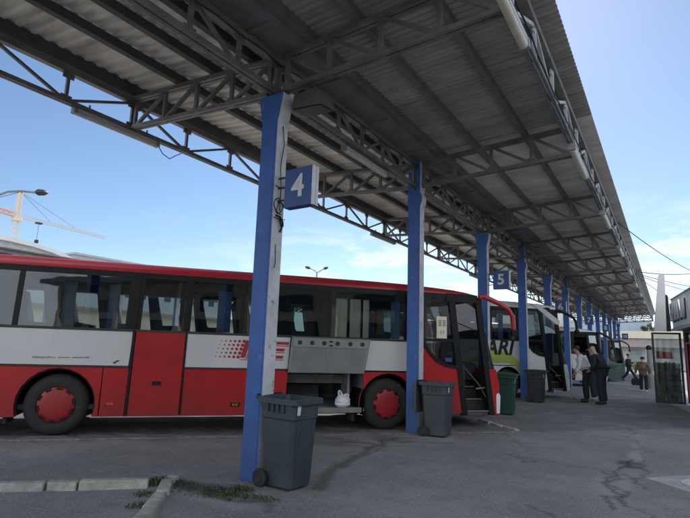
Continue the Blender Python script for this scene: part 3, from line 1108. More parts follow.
    for q_ in range(len(mb.f)):
        if len(mb.f[q_]) == 4 and 4 <= q_ % (n_ - 1) < n_ - 5:
            mb.m[q_] = 1
    mb.build('roof', [mR, P.get('rooftop', M_ROOFTOP)], root)
    # --- nose: bumper, windscreen, top cap
    def nose(z0, z1, nz, name, m, inset=0.):
        mb = MB()
        vs, fs = [], []
        ny_ = 14
        for i in range(nz + 1):
            z_ = z0 + (z1 - z0) * i / nz
            for j in range(ny_ + 1):
                y = .02 + (W_ - .04) * j / ny_
                u = 2 * y / W_ - 1
                vs.append((F(z_) + .16 * (1 - u * u) - .05 * u ** 8 - inset, y, z_))
        for i in range(nz):
            for j in range(ny_):
                a = i * (ny_ + 1) + j
                fs.append((a, a + 1, a + ny_ + 2, a + ny_ + 1))
        mb.add(vs, fs)
        return mb.build(name, m, root)
    nose(.25, 1.2, 8, 'bumper', mL)
    nose(1.2, zt - .04, 10, 'windscreen', G_WIND, .015)
    nose(zt - .04, max(zt + .05, zr + .03 - .25 * K * (zr - zt) / .23), 3, 'front_cap', P.get('cap', M_BLACK))
    # --- mirror arm
    z0 = zt + .04
    k_ = (zt - .3) / 2.4
    for y in ((-.02, W_ + .02) if hero else (-.02,)):
        dy = -.12 if y < 0 else .12
        mb = MB()
        mb.tube([(8.00, y, z0 - .02), (8.12, y + dy * .3, z0 - .01), (8.40, y + dy, z0 - .13), (8.63, y + dy * 1.5, z0 - .27), (8.71, y + dy * 1.7, z0 - .42), (8.73, y + dy * 1.7, z0 - .70)], [.06, .058, .052, .05, .05, .046], 10)
        ma = mb.build('mirror_arm', P.get('mirror', M_BLACK), root)
        mb = MB()
        mb.box(8.66, 8.80, y + dy * 1.7 - .06, y + dy * 1.7 + .06, z0 - .84, z0 - .70)
        mb.build('mirror_head', M_BLACK, ma, bevel=.02)
    # --- far side: lower wall, pillars, glass
    mb = MB()
    mb.prism([(SR, zs), (8.45, zs), (8.4, zw), (SR, zw)], W_ - .05, W_, 'y')
    mb.prism([(SR, zt - .05), (8.0, zt - .05), (8.0, zt + .05), (SR, zt + .05)], W_ - .05, W_, 'y')
    for s_ in (-1.4, .2, 1.8, 3.4, 5.0, 6.5, 7.9):
        mb.prism([(s_, zw), (s_ + .1, zw), (s_ + .12, zt - .05), (s_ + .02, zt - .05)], W_ - .045, W_ - .005, 'y')
    mb.build('far_side_wall', mL, root)
    mb = MB()
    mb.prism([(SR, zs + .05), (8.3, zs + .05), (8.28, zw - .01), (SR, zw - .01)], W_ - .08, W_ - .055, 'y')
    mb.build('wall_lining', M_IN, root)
    mb = MB()
    mb.prism([(SR, zw), (8.2, zw), (8.0, zt - .05), (SR, zt - .05)], W_ - .03, W_ - .025, 'y')
    mb.build('far_side_glass', glass('far_glass', (.85, .9, .9), .5), root)
    mb = MB()
    mb.box(SR - .04, SR, 0, W_, zs, zr)
    mb.build('rear_wall', mL, root)
    # --- interior: floor, ceiling, bulkheads, steps, dash
    mb = MB()
    fl = zw - .45
    mb.box(SR + .02, 7.5, .09, W_ - .06, fl - .06, fl)
    mb.box(7.5, 8.3, 1.1, W_ - .06, fl - .36, fl - .3)
    mb.box(SR + .02, 7.6, .12, W_ - .12, zt + .06, zt + .08)
    for y in (.1, W_ - .42):
        mb.box(SR + .05, 6.9, y, y + .32, zt - .18, zt - .02)
    mb.box(SR, 5.2 if not hero else 3.78, .1, W_ - .1, .42, .5)
    mb.box(5.44, 7.0, .45, W_ - .1, .42, .5)
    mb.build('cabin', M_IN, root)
    mb = MB()
    for i, (z_, y0) in enumerate(((.36, .02), (.58, .30), (.82, .58), (1.06, .86))):
        mb.box(7.70, 8.30 - .03 * i, y0, 1.15, z_ - .03, z_)
        mb.box(7.70, 8.30 - .03 * i, y0 + .26, y0 + .28, z_, z_ + .19)
    mb.box(7.62, 7.69, .06, 1.2, .3, 1.3)
    mb.box(8.31, 8.36, .06, 2.4, .3, 1.15)
    stp = mb.build('door_step', mat('step_rubber', (.022, .023, .025), .7), root)
    mb = MB()
    for i, (z_, y0) in enumerate(((.36, .02), (.58, .30), (.82, .58))):
        mb.box(7.71, 8.28 - .03 * i, y0 - .004, y0 + .03, z_ - .015, z_ + .004)
    mb.build('step_edge', M_GREY, stp)
    mb = MB()
    mb.prism([(8.38, .95), (8.36, 1.32), (8.15, 1.36), (7.92, 1.28), (7.9, .95)], .75, W_ - .1, 'y')
    mb.tube([(7.86 + .2 * math.cos(a) * .4, 1.85 + .22 * math.sin(a), 1.42 + .2 * math.cos(a)) for a in [2 * math.pi * i / 20 for i in range(21)]], .018, 6)
    mb.build('dashboard', M_IN, root)
    mb = MB()
    mb.tube([(8.24, .12, .62), (8.2, .3, .86), (8.1, .55, 1.1), (8.0, .8, 1.35)], .014, 8)
    mb.tube([(8.22, .10, .83), (8.02, .16, .80)], .018, 8)
    mb.build('handrail', M_GREY, root)
    # seats
    mb = MB()
    mb.prism([(0, .0), (.42, .05), (.42, .14), (.10, .13), (-.06, .78), (-.16, .76), (-.04, .0)], 0, .46, 'y')
    mb.prism([(-.03, -.42), (.3, -.42), (.3, .0), (-.03, .0)], .12, .34, 'y')
    sm = mb.mesh('seat', M_SEAT)
    rows = [SR + .5 + .84 * i for i in range(11)] if hero else [SR + 4.5 + .84 * i for i in range(6)]
    for s_ in rows:
        for y in ((.14, .63, 1.42, 1.90) if hero else (.14, .63)):
            put('seat', sm, root, (s_, y, fl + .42), bevel=.03)
    ds = put('driver_seat', sm, root, (7.25, 1.62, fl + .2), bevel=.03)
    # curtains
    for a, e, y, mt in P.get('curtains', []):
        mb = MB()
        pts = []
        nf = max(3, int((e - a) / .045))
        for i in range(nf + 1):
            pts.append((a + (e - a) * i / nf, y + (.03 if i % 2 else 0)))
        vs = [(x, yy, zw + .02) for x, yy in pts] + [(x, yy, zt - .06) for x, yy in pts]
        m_ = len(pts)
        mb.add(vs, [(i, i + 1, m_ + i + 1, m_ + i) for i in range(m_ - 1)])
        mb.build('curtain', mt, root)
    # wheels
    ty, rm = wheel_meshes(P['hub'])
    for s_ in (0, 5.92):
        for far in ((0, 1) if hero else (0,)):
            wh = bpy.data.objects.new('wheel', None)
            C.objects.link(wh)
            wh.parent = root
            wh.location = (s_, .06 if not far else W_ - .06, .5)
            if far:
                wh.rotation_euler = (0, 0, math.pi)
            put('tyre', ty, wh)
            put('rim', rm, wh)
        mb = MB()
        lip = arc(s_, .5, A - .015, math.pi + .3, -.3, 24)
        for a, e in zip(lip[:-1], lip[1:]):
            mb.bar((a[0], .35, a[1]), (e[0], .35, e[1]), .62, .02, up=(a[0] - s_, 0, a[1] - .5))
        mb.build('wheel_arch', M_BLACK, root)
    for bx_ in ((-.75, -.70, .08, .5, .2, .8), (5.20, 5.25, .10, .4, .17, .36)):
        mb = MB()
        mb.box(*bx_)
        mb.build('mud_flap', M_RUB, root)
    return root, side

M_ROOFTOP = mat('coach_roof_top', (.55, .52, .47), .5, 0, .15, 2, .4, (.35, .32, .28))  # hidden top made cream so less red light bounces under the canopy
M_BUSRED = mat('bus_red', (.43, .019, .022), .32, 0, .10, 1.2, .3, (.16, .014, .02), bump=.06, bscale=2.2, coat=.06, spec=.3, zdirt=(.25, .95, (.075, .045, .04), .75))
M_BUSRED2 = mat('bus_red_roof', (.40, .02, .028), .35, 0, .08, 2, .2, (.2, .02, .03), coat=.12)
M_BUSWHITE = mat('bus_white', (.62, .63, .64), .35, 0, .08, 1.2, .3, (.44, .44, .43), bump=.06, bscale=2.2, coat=.2, stretch=(1, 1, .35), zdirt=(.25, 1.0, (.25, .24, .22), .7))
M_HUBRED = mat('hub_red', (.31, .014, .018), .45, 0, .12, 6, .25, (.15, .02, .02))
M_HUBGREY = mat('hub_grey', (.35, .35, .36), .4, .3, .1)

red, side = coach('red and white coach with an open luggage hatch parked nearest the camera', (0, 0, 0), dict(
    hero=True, z=(.31, 1.12, 1.77, 2.74, 2.97), lower=M_BUSRED, band=M_BUSWHITE, roof=M_BUSRED2, cap=M_BLACK, hub=M_HUBRED, mirror=M_BUSRED2,
    curtains=[(4.80, 5.05, .10, M_CURT), (5.10, 5.34, .10, M_CURT), (5.38, 5.52, .10, M_CURT), (-.1, .10, .10, M_CURTB), (.62, .80, .10, M_CURTB), (2.5, 2.75, .12, M_CURTB), (6.0, 6.2, .12, M_CURTB)]))
# luggage hold
mb = MB()
s0, s1, yb_ = 3.80, 5.42, 2.2
mb.box(s0, s1, .02, yb_, .36, .42)
mb.box(s0 - .02, s0 + .02, .08, yb_, .42, 1.25)
mb.box(s1 - .02, s1 + .02, .08, yb_, .42, 1.25)
mb.box(s0, s1, yb_ - .03, yb_, .42, 1.25)
mb.box(s0, s1, .08, yb_, 1.2, 1.25)
lug = mb.build('luggage_hold', mat('hold_lining', (.2, .21, .215), .75, 0, .25, 4, .3, (.1, .1, .1)), red)
mb = MB()
mb.box(3.86, 5.36, -.005, .03, .345, .44)
mb.box(3.83, 5.12, .55, .60, .86, 1.03)
mb.box(5.12, 5.17, .2, .6, .44, 1.2)
mb.box(4.2, 4.9, 1.6, 2.0, .425, .75)
mb.build('hold_frame', mat('hold_frame_grey', (.2, .205, .21), .6, .1, .2, 5), lug)
# raised hatch with its inner face outwards
hz = lambda s_: 0
mb = MB()
mb.prism([(3.90, 1.76), (5.49, 1.755), (5.37, 1.085), (3.85, 1.085)], -.085, -.05, 'y')
ht = mb.build('luggage_hatch', M_ALU, red, bevel=.01)
mb = MB()
mb.prism([(3.93, 1.73), (5.45, 1.725), (5.43, 1.57), (3.92, 1.57)], -.10, -.086, 'y')
mb.box(4.605, 4.620, -.096, -.0855, 1.1, 1.565)
mb.prism([(3.86, 1.10), (3.89, 1.10), (3.93, 1.56), (3.90, 1.56)], -.094, -.0855, 'y')
mb.prism([(5.33, 1.10), (5.36, 1.10), (5.43, 1.56), (5.40, 1.56)], -.094, -.0855, 'y')
mb.build('hatch_rail', mat('hatch_rail_grey', (.27, .275, .27), .45, .3, .1), ht, bevel=.005)
for s_ in (4.05, 4.29, 4.53, 4.80, 5.06, 5.31):
    mb = MB()
    mb.lathe([(.042, -.101), (.042, -.112), (.03, -.114), (.028, -.104), (.001, -.104)], (s_, 0, 1.655), 'y', 20)
    mb.build('rivet_disc', M_DARK, ht)
mb = MB()
mb.box(4.635, 4.70, -.115, -.101, 1.675, 1.70)
mb.box(4.635, 4.70, -.115, -.101, 1.60, 1.625)
mb.build('latch', M_BLACK, ht)
# livery: fading dots, slanted bars
mb = MB()
for r_ in range(5):
    z_ = 1.64 - r_ * .072
    for c_ in range(6):
        s_ = 2.60 + c_ * .082 - r_ * .022
        rad = .010 + .0042 * c_
        mb.lathe([(rad, -.0005), (rad, -.004), (.0005, -.004)], (s_, 0, z_), 'y', 12)
def slant(s0, s1, z0, z1, k=.26):
    return [(s0 - (1.65 - z0) * k, z0), (s1 - (1.65 - z0) * k, z0), (s1 - (1.65 - z1) * k, z1), (s0 - (1.65 - z1) * k, z1)]
mb.prism(slant(3.04, 3.13, 1.34, 1.66), -.005, -.0005, 'y')
mb.prism(slant(3.15, 3.165, 1.31, 1.44), -.005, -.0005, 'y')
mb.prism(slant(3.05, 3.17, 1.298, 1.31), -.005, -.0005, 'y')
mb.prism(slant(3.21, 3.30, 1.34, 1.66), -.005, -.0005, 'y')
mb.prism(slant(3.38, 3.47, 1.34, 1.66), -.005, -.0005, 'y')
for z0, z1, e in ((1.60, 1.655, 3.865), (1.475, 1.53, 3.82), (1.34, 1.395, 3.835)):
    mb.prism(slant(3.56, e, z0, z1), -.005, -.0005, 'y')
    mb.prism(slant(3.60, e + .02, z0 - .032, z0 - .018), -.005, -.0005, 'y')
mb.prism(slant(3.54, 3.60, 1.34, 1.655), -.0045, -.0005, 'y')
mb.build('livery_mark', M_REDLOGO, red)
# hand lettering on the rear of the white band, and a scuff mark
mb = MB()
x = -.42
random.seed(11)
while x < .42:
    if random.random() < .82:
        h = random.choice((.02, .022, .03))
        z_ = 1.255 + (x + .42) * .02
        mb.tube([(x, -.004, z_), (x + .008, -.004, z_ + h), (x + .016, -.004, z_ + .004), (x + .024, -.004, z_ + h * .7)], .003, 4)
    x += random.choice((.03, .034, .04))
mb.build('hand_lettering', M_DARK, red)
mb = MB()
mb.prism([(.80, 1.20), (.84, 1.185), (.86, 1.215), (.92, 1.24), (.87, 1.245)], -.004, .0, 'y')
mb.build('scuff_mark', M_DARK, red)
for s_, z_ in ((.83, .52), (2.92, .50)):
    mb = MB()
    mb.box(s_ - .085, s_ + .085, -.006, -.0005, z_ - .035, z_ + .035)
    sl_ = mb.build('side_marker', M_BLACK if s_ > 2 else M_BUSRED, red)
    mb = MB()
    mb.box(s_ - .05, s_ - .005, -.010, -.0065, z_ - .018, z_ + .018)
    mb.box(s_ + .005, s_ + .05, -.010, -.0065, z_ - .018, z_ + .018)
    mb.build('reflector', M_ORANGE, sl_)
# notices behind the front side window
mb = MB()
mb.box(7.00, 7.24, .010, .014, 1.84, 2.30)
nb = mb.build('notice', M_PAPER, red)
mb = MB()
for i in range(4):
    for j in range(2):
        mb.box(7.04 + .1 * j, 7.11 + .1 * j, .006, .009, 2.20 - i * .035, 2.222 - i * .035)
for z_ in (1.97, 1.93):
    mb.box(7.09, 7.11, .006, .009, z_, z_ + .03)
    mb.box(7.15, 7.17, .006, .009, z_, z_ + .03)
mb.build('notice_print', M_GREY, nb)
mb = MB()
mb.box(7.2, 7.36, .010, .014, 1.36, 1.44)
mb.build('sticker', M_SIGN, red)
mb = MB()
random.seed(5)
x = 6.62
while x < 7.3:
    wd = random.uniform(.03, .05)
    mb.box(x, x + wd * .6, -.006, .004, 1.785, 1.815)
    x += wd
mb.build('door_lettering', M_GREY, red)
mb = MB()
for zz in (1.80,):
    mb.box(6.95, 6.97, .03, .05, 1.45, 1.80)
mb.build('window_bar', M_LTGREY, red)

# plastic bag in the hold
mb = MB()
from mathutils import noise as mnoise
mb.ell((0, 0, .11), .15, .12, .125, 48, 32)
mb.tube([(-.02, 0, .19), (-.015, 0, .25), (-.04, .01, .30), (-.075, 0, .325), (-.09, 0, .29), (-.07, .01, .24), (-.05, 0, .19)], [.05, .022, .018, .014, .016, .018, .04], 8)
mb.tube([(.02, 0, .19), (.05, .0, .235), (.10, .02, .25), (.13, .02, .22), (.10, 0, .19), (.05, 0, .19)], [.05, .03, .022, .016, .018, .03], 8)
for i, v in enumerate(mb.v):
    p = Vector(v)
    k_ = 1 + .22 * (abs(mnoise.noise(p * 11)) - .2) + .14 * (abs(mnoise.noise(p * 24)) - .2)
    low_ = max(0, min(1, p.z / .1))
    mb.v[i] = (p.x * k_ * (1.12 - .12 * low_), p.y * k_ * (1.12 - .12 * low_), max(0, p.z * (k_ if p.z < .22 else 1)))
bagp = bw(5.02, .17, .422)
o = mb.build('plastic_bag', mat('bag_white', (.72, .73, .76), .4, 0, .08), loc=bagp, rot=(0, 0, BRZ))
tag(o, 'knotted white plastic carrier bag on the floor of the red coach luggage hold', 'bag')

# second coach: white with green swirl
M_WB = mat('bus_white_silver', (.62, .64, .66), .35, 0, .08, 1.2, .25, (.44, .44, .44), bump=.06, bscale=2.2, coat=.2, zdirt=(.25, 1.0, (.25, .24, .22), .7))
M_GRN = mat('bus_lime', (.36, .46, .10), .4, 0, .2, 2.5)
zz2 = (.31, 1.12, 2.02, 3.14, 3.42)
wht, side2 = coach('white coach with green swirls and large black lettering behind the red coach', (0, 2 * SP, 0), dict(
    z=zz2, lower=M_WB, band=M_WB, roof=M_WB, cap=M_WB, drop=.38, hub=M_HUBGREY, mirror=M_BLACK, curtains=[(5.6, 5.8, .1, M_CURTB)], pillars=[(-.79, -.71), (.94, 1.19), (1.90, 2.03), (3.5, 3.6), (5.2, 5.28), (6.3, 6.5)]))
side2('diagonal_stripe', [[(6.95, 3.36), (7.22, 3.38), (8.16, 2.80), (8.14, 2.64), (7.98, 2.66)]], M_WB, -.02, .02)
side2('upper_window', [[(7.42, 3.24), (7.70, 3.27), (7.86, 3.10), (7.93, 2.96)]], M_BLACK, -.024, .02)
gp = [(4.3, 1.2), (4.9, 1.62), (5.5, 1.66), (6.0, 1.55), (6.35, 1.30), (6.62, .95), (6.70, .5), (6.55, .5), (6.42, .85), (6.2, 1.12), (5.9, 1.22), (5.4, 1.2), (4.9, 1.3)]
side2('green_swirl', [gp], M_GRN, -.004, -.0005, 0)
side2('green_swirl', [[(3.2, .9), (4.2, 1.15), (5.0, 1.14), (5.2, .9), (4.4, .6), (3.4, .5)]], M_GRN, -.004, -.0005, 0)
me_ = text_mesh('lettering', 'ARI', .74, mat('lettering_black', (.015, .015, .016), .4), .002, .022, .25, 'RIGHT')
put('lettering', me_, wht, (6.10, -.006, 1.74), rot=(R(90), 0, 0))

# third coach, white, and a dark one farther on
wh3, side3 = coach('plain white coach with a black mirror arm behind the bending man', (.35, 4 * SP + .35, 0), dict(
    z=(.31, 1.0, 1.65, 2.7, 2.98), lower=M_BUSWHITE, band=M_BUSWHITE, roof=M_BUSWHITE, cap=M_BLACK, hub=M_HUBGREY, mirror=M_BLACK), None)
dk4, side4 = coach('dark coach with curved black mirror arms beside the walking person at the far end', (.1, 8 * SP, 0), dict(
    z=(.31, 1.0, 1.65, 2.75, 3.05), lower=mat('bus_charcoal', (.06, .065, .075), .35, 0, .1, coat=.3), band=mat('bus_charcoal', (.1, .1, .1)), roof=mat('bus_charcoal', (.1, .1, .1)), cap=M_BLACK, hub=M_HUBGREY, mirror=M_BLACK), None)

# ------------------------------------------------------------------ wheelie bins (back and lid to -X)
def make_bin(name, label, m, closed, loc, rz, group='wheelie bins by the columns'):
    t = thing(name, label, 'bin', loc, rz, group)
    mb = MB()
    xb, xt, yb, yt, zt_ = .205, .265, .18, .24, .98
    # body shell, tapering to the foot, with open top
    def ring(hx, hy, z_, sh=0):
        c_ = .035
        return [(hx - c_ + sh, hy, z_), (-hx + c_ + sh, hy, z_), (-hx + sh, hy - c_, z_), (-hx + sh, -hy + c_, z_), (-hx + c_ + sh, -hy, z_), (hx - c_ + sh, -hy, z_), (hx + sh, -hy + c_, z_), (hx + sh, hy - c_, z_)]
    rs = [ring(xb, yb, .025), ring(xb + .01, yb + .008, .12), ring(.243, .222, .76), ring(.253, .232, .77), ring(xt, yt, zt_), ring(xt - .012, yt - .012, zt_), ring(.23, .21, .7), ring(xb - .01, yb - .01, .05)]
    vs = [p for r_ in rs for p in r_]
    fs = [(i * 8 + k, i * 8 + (k + 1) % 8, (i + 1) * 8 + (k + 1) % 8, (i + 1) * 8 + k) for i in range(len(rs) - 1) for k in range(8)]
    fs += [tuple(range(8)), tuple((len(rs) - 1) * 8 + k for k in range(8))]
    mb.add(vs, fs)
    for yr in (-.13, -.065, 0, .065, .13):
        a_, e_ = (xb + .006, yr * .9, .10), (.2455, yr, .75)
        mb.bar(a_, e_, .018, .012, up=(1, 0, 0))
    mb.build('body', m, t, bevel=.004)
    mb = MB()
    ro, ri = ring(xt + .035, yt + .03, 0), ring(xt - .005, yt - .005, 0)
    vs = [(x, y, zt_ - .05) for x, y, _ in ro] + [(x, y, zt_ + .012) for x, y, _ in ro] + [(x, y, zt_ + .012) for x, y, _ in ri] + [(x, y, zt_ - .05) for x, y, _ in ri]
    mb.add(vs, [(a * 8 + k, a * 8 + (k + 1) % 8, ((a + 1) % 4) * 8 + (k + 1) % 8, ((a + 1) % 4) * 8 + k) for a in range(4) for k in range(8)])
    for x in (-.12, -.04, .04, .12):
        mb.box(x - .008, x + .008, -yt - .022, -yt + .01, zt_ - .14, zt_ - .052)
    mb.build('rim', m, t, bevel=.004)
    mb = MB()
    mb.tube([(-.33, -.2, .99), (-.355, -.2, 1.0), (-.355, .2, 1.0), (-.33, .2, .99)], .016, 8)
    mb.build('handle', M_BLACK, t)
    mb = MB()
    if closed:
        mb.prism([(-.32, 1.0), (.34, .995), (.345, 1.015), (.2, 1.05), (-.2, 1.055), (-.33, 1.03)], -.285, .285, 'y')
    elif closed is None:
        mb.tube([(-.335, -.24, .985), (-.335, .24, .985)], .018, 8)
    else:
        mb.prism([(-.36, 1.0), (-.335, .99), (-.335, .42), (-.37, .40), (-.395, .44), (-.40, .9)], -.27, .27, 'y')
    mb.build('lid' if closed is not None else 'hinge', m, t, bevel=.01)
    for y in (-.235, .235):
        mb = MB()
        mb.lathe([(.04, -.026), (.055, -.028), (.06, -.02), (.085, -.022), (.1, -.018), (.1, .018), (.085, .022), (.04, .024)], axis='y', n=24)
        mb.build('wheel', M_RUB, t, loc=(-.21, y, .1))
    mb = MB()
    mb.tube([(-.21, -.25, .1), (-.21, .25, .1)], .012, 8)
    mb.build('axle', M_DARK, t)
    mb = MB()
    mb.prism([(.02, .82), (.07, .82), (.075, .92), (.02, .925)], xt - .022, xt - .018, 'x')
    mb.v = [(x + .024 + (z_ - .87) * .06, y - .20, z_) for x, y, z_ in mb.v]
    mb.build('sticker', M_SGNW, t)
    return t
M_BIN = mat('bin_grey_green', (.035, .052, .062), .5, 0, .18, 3, .35, (.09, .09, .085), bump=.1)
M_BIN2 = mat('bin_grey', (.045, .06, .07), .5, 0, .18, 3, .35, (.1, .1, .1), bump=.1)
M_BING = mat('bin_green', (.012, .07, .052), .5, 0, .15, 3, .3, (.05, .08, .07))
M_BIND = mat('bin_black', (.022, .026, .032), .5, 0, .15, 3, .3, (.06, .06, .06))
M_BINP = mat('bin_pale_green', (.075, .125, .115), .55, 0, .2, 3, .3, (.12, .2, .17))
make_bin('wheelie_bin', 'open dark grey-green wheelie bin at the foot of the nearest column', M_BIN, None, (-3.82, 4.93, 0), R(-4))
make_bin('wheelie_bin', 'grey wheelie bin with its lid hanging open by the second column', M_BIN2, False, (-3.80, 9.45, 0), R(3))
make_bin('wheelie_bin', 'green wheelie bin beside the nose of the red coach', M_BING, True, (-3.72, 13.95, 0), R(6))
make_bin('wheelie_bin', 'black wheelie bin by the column in front of the white coach door', M_BIND, True, (-3.80, 18.1, 0), R(-3))
pb = make_bin('wheelie_bin', 'pale green bin in the far row along the columns, first from the camera', M_BINP, True, (-3.05, 36.2, 0), R(2), 'row of green bins at the far end')
for i, (x, y) in enumerate([(-3.02, 37.1), (-2.98, 38.2), (-3.1, 39.6), (-2.95, 41.2), (-3.05, 43)]):
    o = copy_tree(pb)
    o.location = (x, y, 0)
    o.rotation_euler = (0, 0, R(random.uniform(-6, 6)))
    o['label'] = 'pale green bin in the far row along the columns, %s from the camera' % ORD[i + 1]

# ------------------------------------------------------------------ weeds and litter
M_WEED = mat('weed_green', (.06, .075, .028), .8, 0, .4, 20)
def weeds(name, spots, label):
    mb = MB()
    for cx, cy, rx, ry, n_, hh in spots:
        for _ in range(int(n_ * .6)):
            a = random.uniform(0, 6.28)
            q = random.random() ** .8 * 1.25
            x, y = cx + rx * q * math.cos(a), cy + ry * q * math.sin(a)
            h = hh * random.uniform(.25, .8)
            t_ = random.uniform(0, 6.28)
            lx, ly = h * .7 * math.cos(t_), h * .7 * math.sin(t_)
            wx, wy = -.006 * math.sin(t_), .006 * math.cos(t_)
            mb.add([(x - wx, y - wy, 0), (x + wx, y + wy, 0), (x + lx * .5 + wx, y + ly * .5 + wy, h * .8), (x + lx, y + ly, h)], [(0, 1, 2, 3)])
    o = mb.build(name, M_WEED)
    tag(o, label, None, None, 'stuff')
weeds('weeds', [(-4.12, 4.52, .12, .08, 300, .05), (-4.1, 4.25, .28, .14, 420, .055), (-3.75, 4.38, .22, .08, 220, .04), (-4.6, 4.1, .4, .12, 160, .03), (-5.03, 4.08, .10, .12, 420, .08), (-4.75, 3.75, .1, .1, 160, .05), (-4.5, 3.45, .07, .1, 120, .05), (-4.75, 4.3, .22, .05, 160, .035), (-4.35, 4.38, .14, .06, 120, .035)], 'short green weeds growing from cracks by the column foot and kerb')
mb = MB()
random.seed(21)
for _ in range(260):
    s_, t_ = random.uniform(.2, 4.6), random.uniform(-.45, .5)
    p = bw(s_, t_, .004)
    a = random.uniform(0, 6.28)
    r_ = random.uniform(.008, .035)
    mb.add([(p.x + r_ * math.cos(a + k * 1.57) * (1 if k % 2 else .5), p.y + r_ * math.sin(a + k * 1.57) * (1 if k % 2 else .5), .004 + random.uniform(0, .012)) for k in range(4)], [(0, 1, 2, 3)])
for _ in range(170):
    x, y = random.uniform(-5.2, .6), random.uniform(3.2, 12)
    a = random.uniform(0, 6.28)
    r_ = random.uniform(.004, .014)
    mb.add([(x + r_ * math.cos(a + k * 1.57), y + r_ * math.sin(a + k * 1.57) * .6, .005 + random.uniform(0, .006)) for k in range(4)], [(0, 1, 2, 3)])
tag(mb.build('litter', mat('litter_dry', (.2, .17, .13), .85, 0, .5, 30)), 'dry leaves and small scraps scattered under and beside the red coach', None, None, 'stuff')

# ------------------------------------------------------------------ people
def skin_mesh(name, verts, edges, radii, m, sub=2, root=0):
    me = bpy.data.meshes.new(name)
    me.from_pydata(verts, edges, [])
    ob = bpy.data.objects.new(name + '_tmp', me)
    C.objects.link(ob)
    sk = ob.modifiers.new('skin', 'SKIN')
    sk.use_smooth_shade = True
    for i, r_ in enumerate(radii):
        v = me.skin_vertices[0].data[i]
        v.radius = (r_, r_) if not isinstance(r_, tuple) else r_
        v.use_root = (i == root)
    ss = ob.modifiers.new('sub', 'SUBSURF')
    ss.levels = ss.render_levels = sub
    dg = bpy.context.evaluated_depsgraph_get()
    me2 = bpy.data.meshes.new_from_object(ob.evaluated_get(dg))
    me2.name = name
    bpy.data.objects.remove(ob)
    me2.materials.clear()
    me2.materials.append(m)
    me2.polygons.foreach_set('use_smooth', [True] * len(me2.polygons))
    return me2

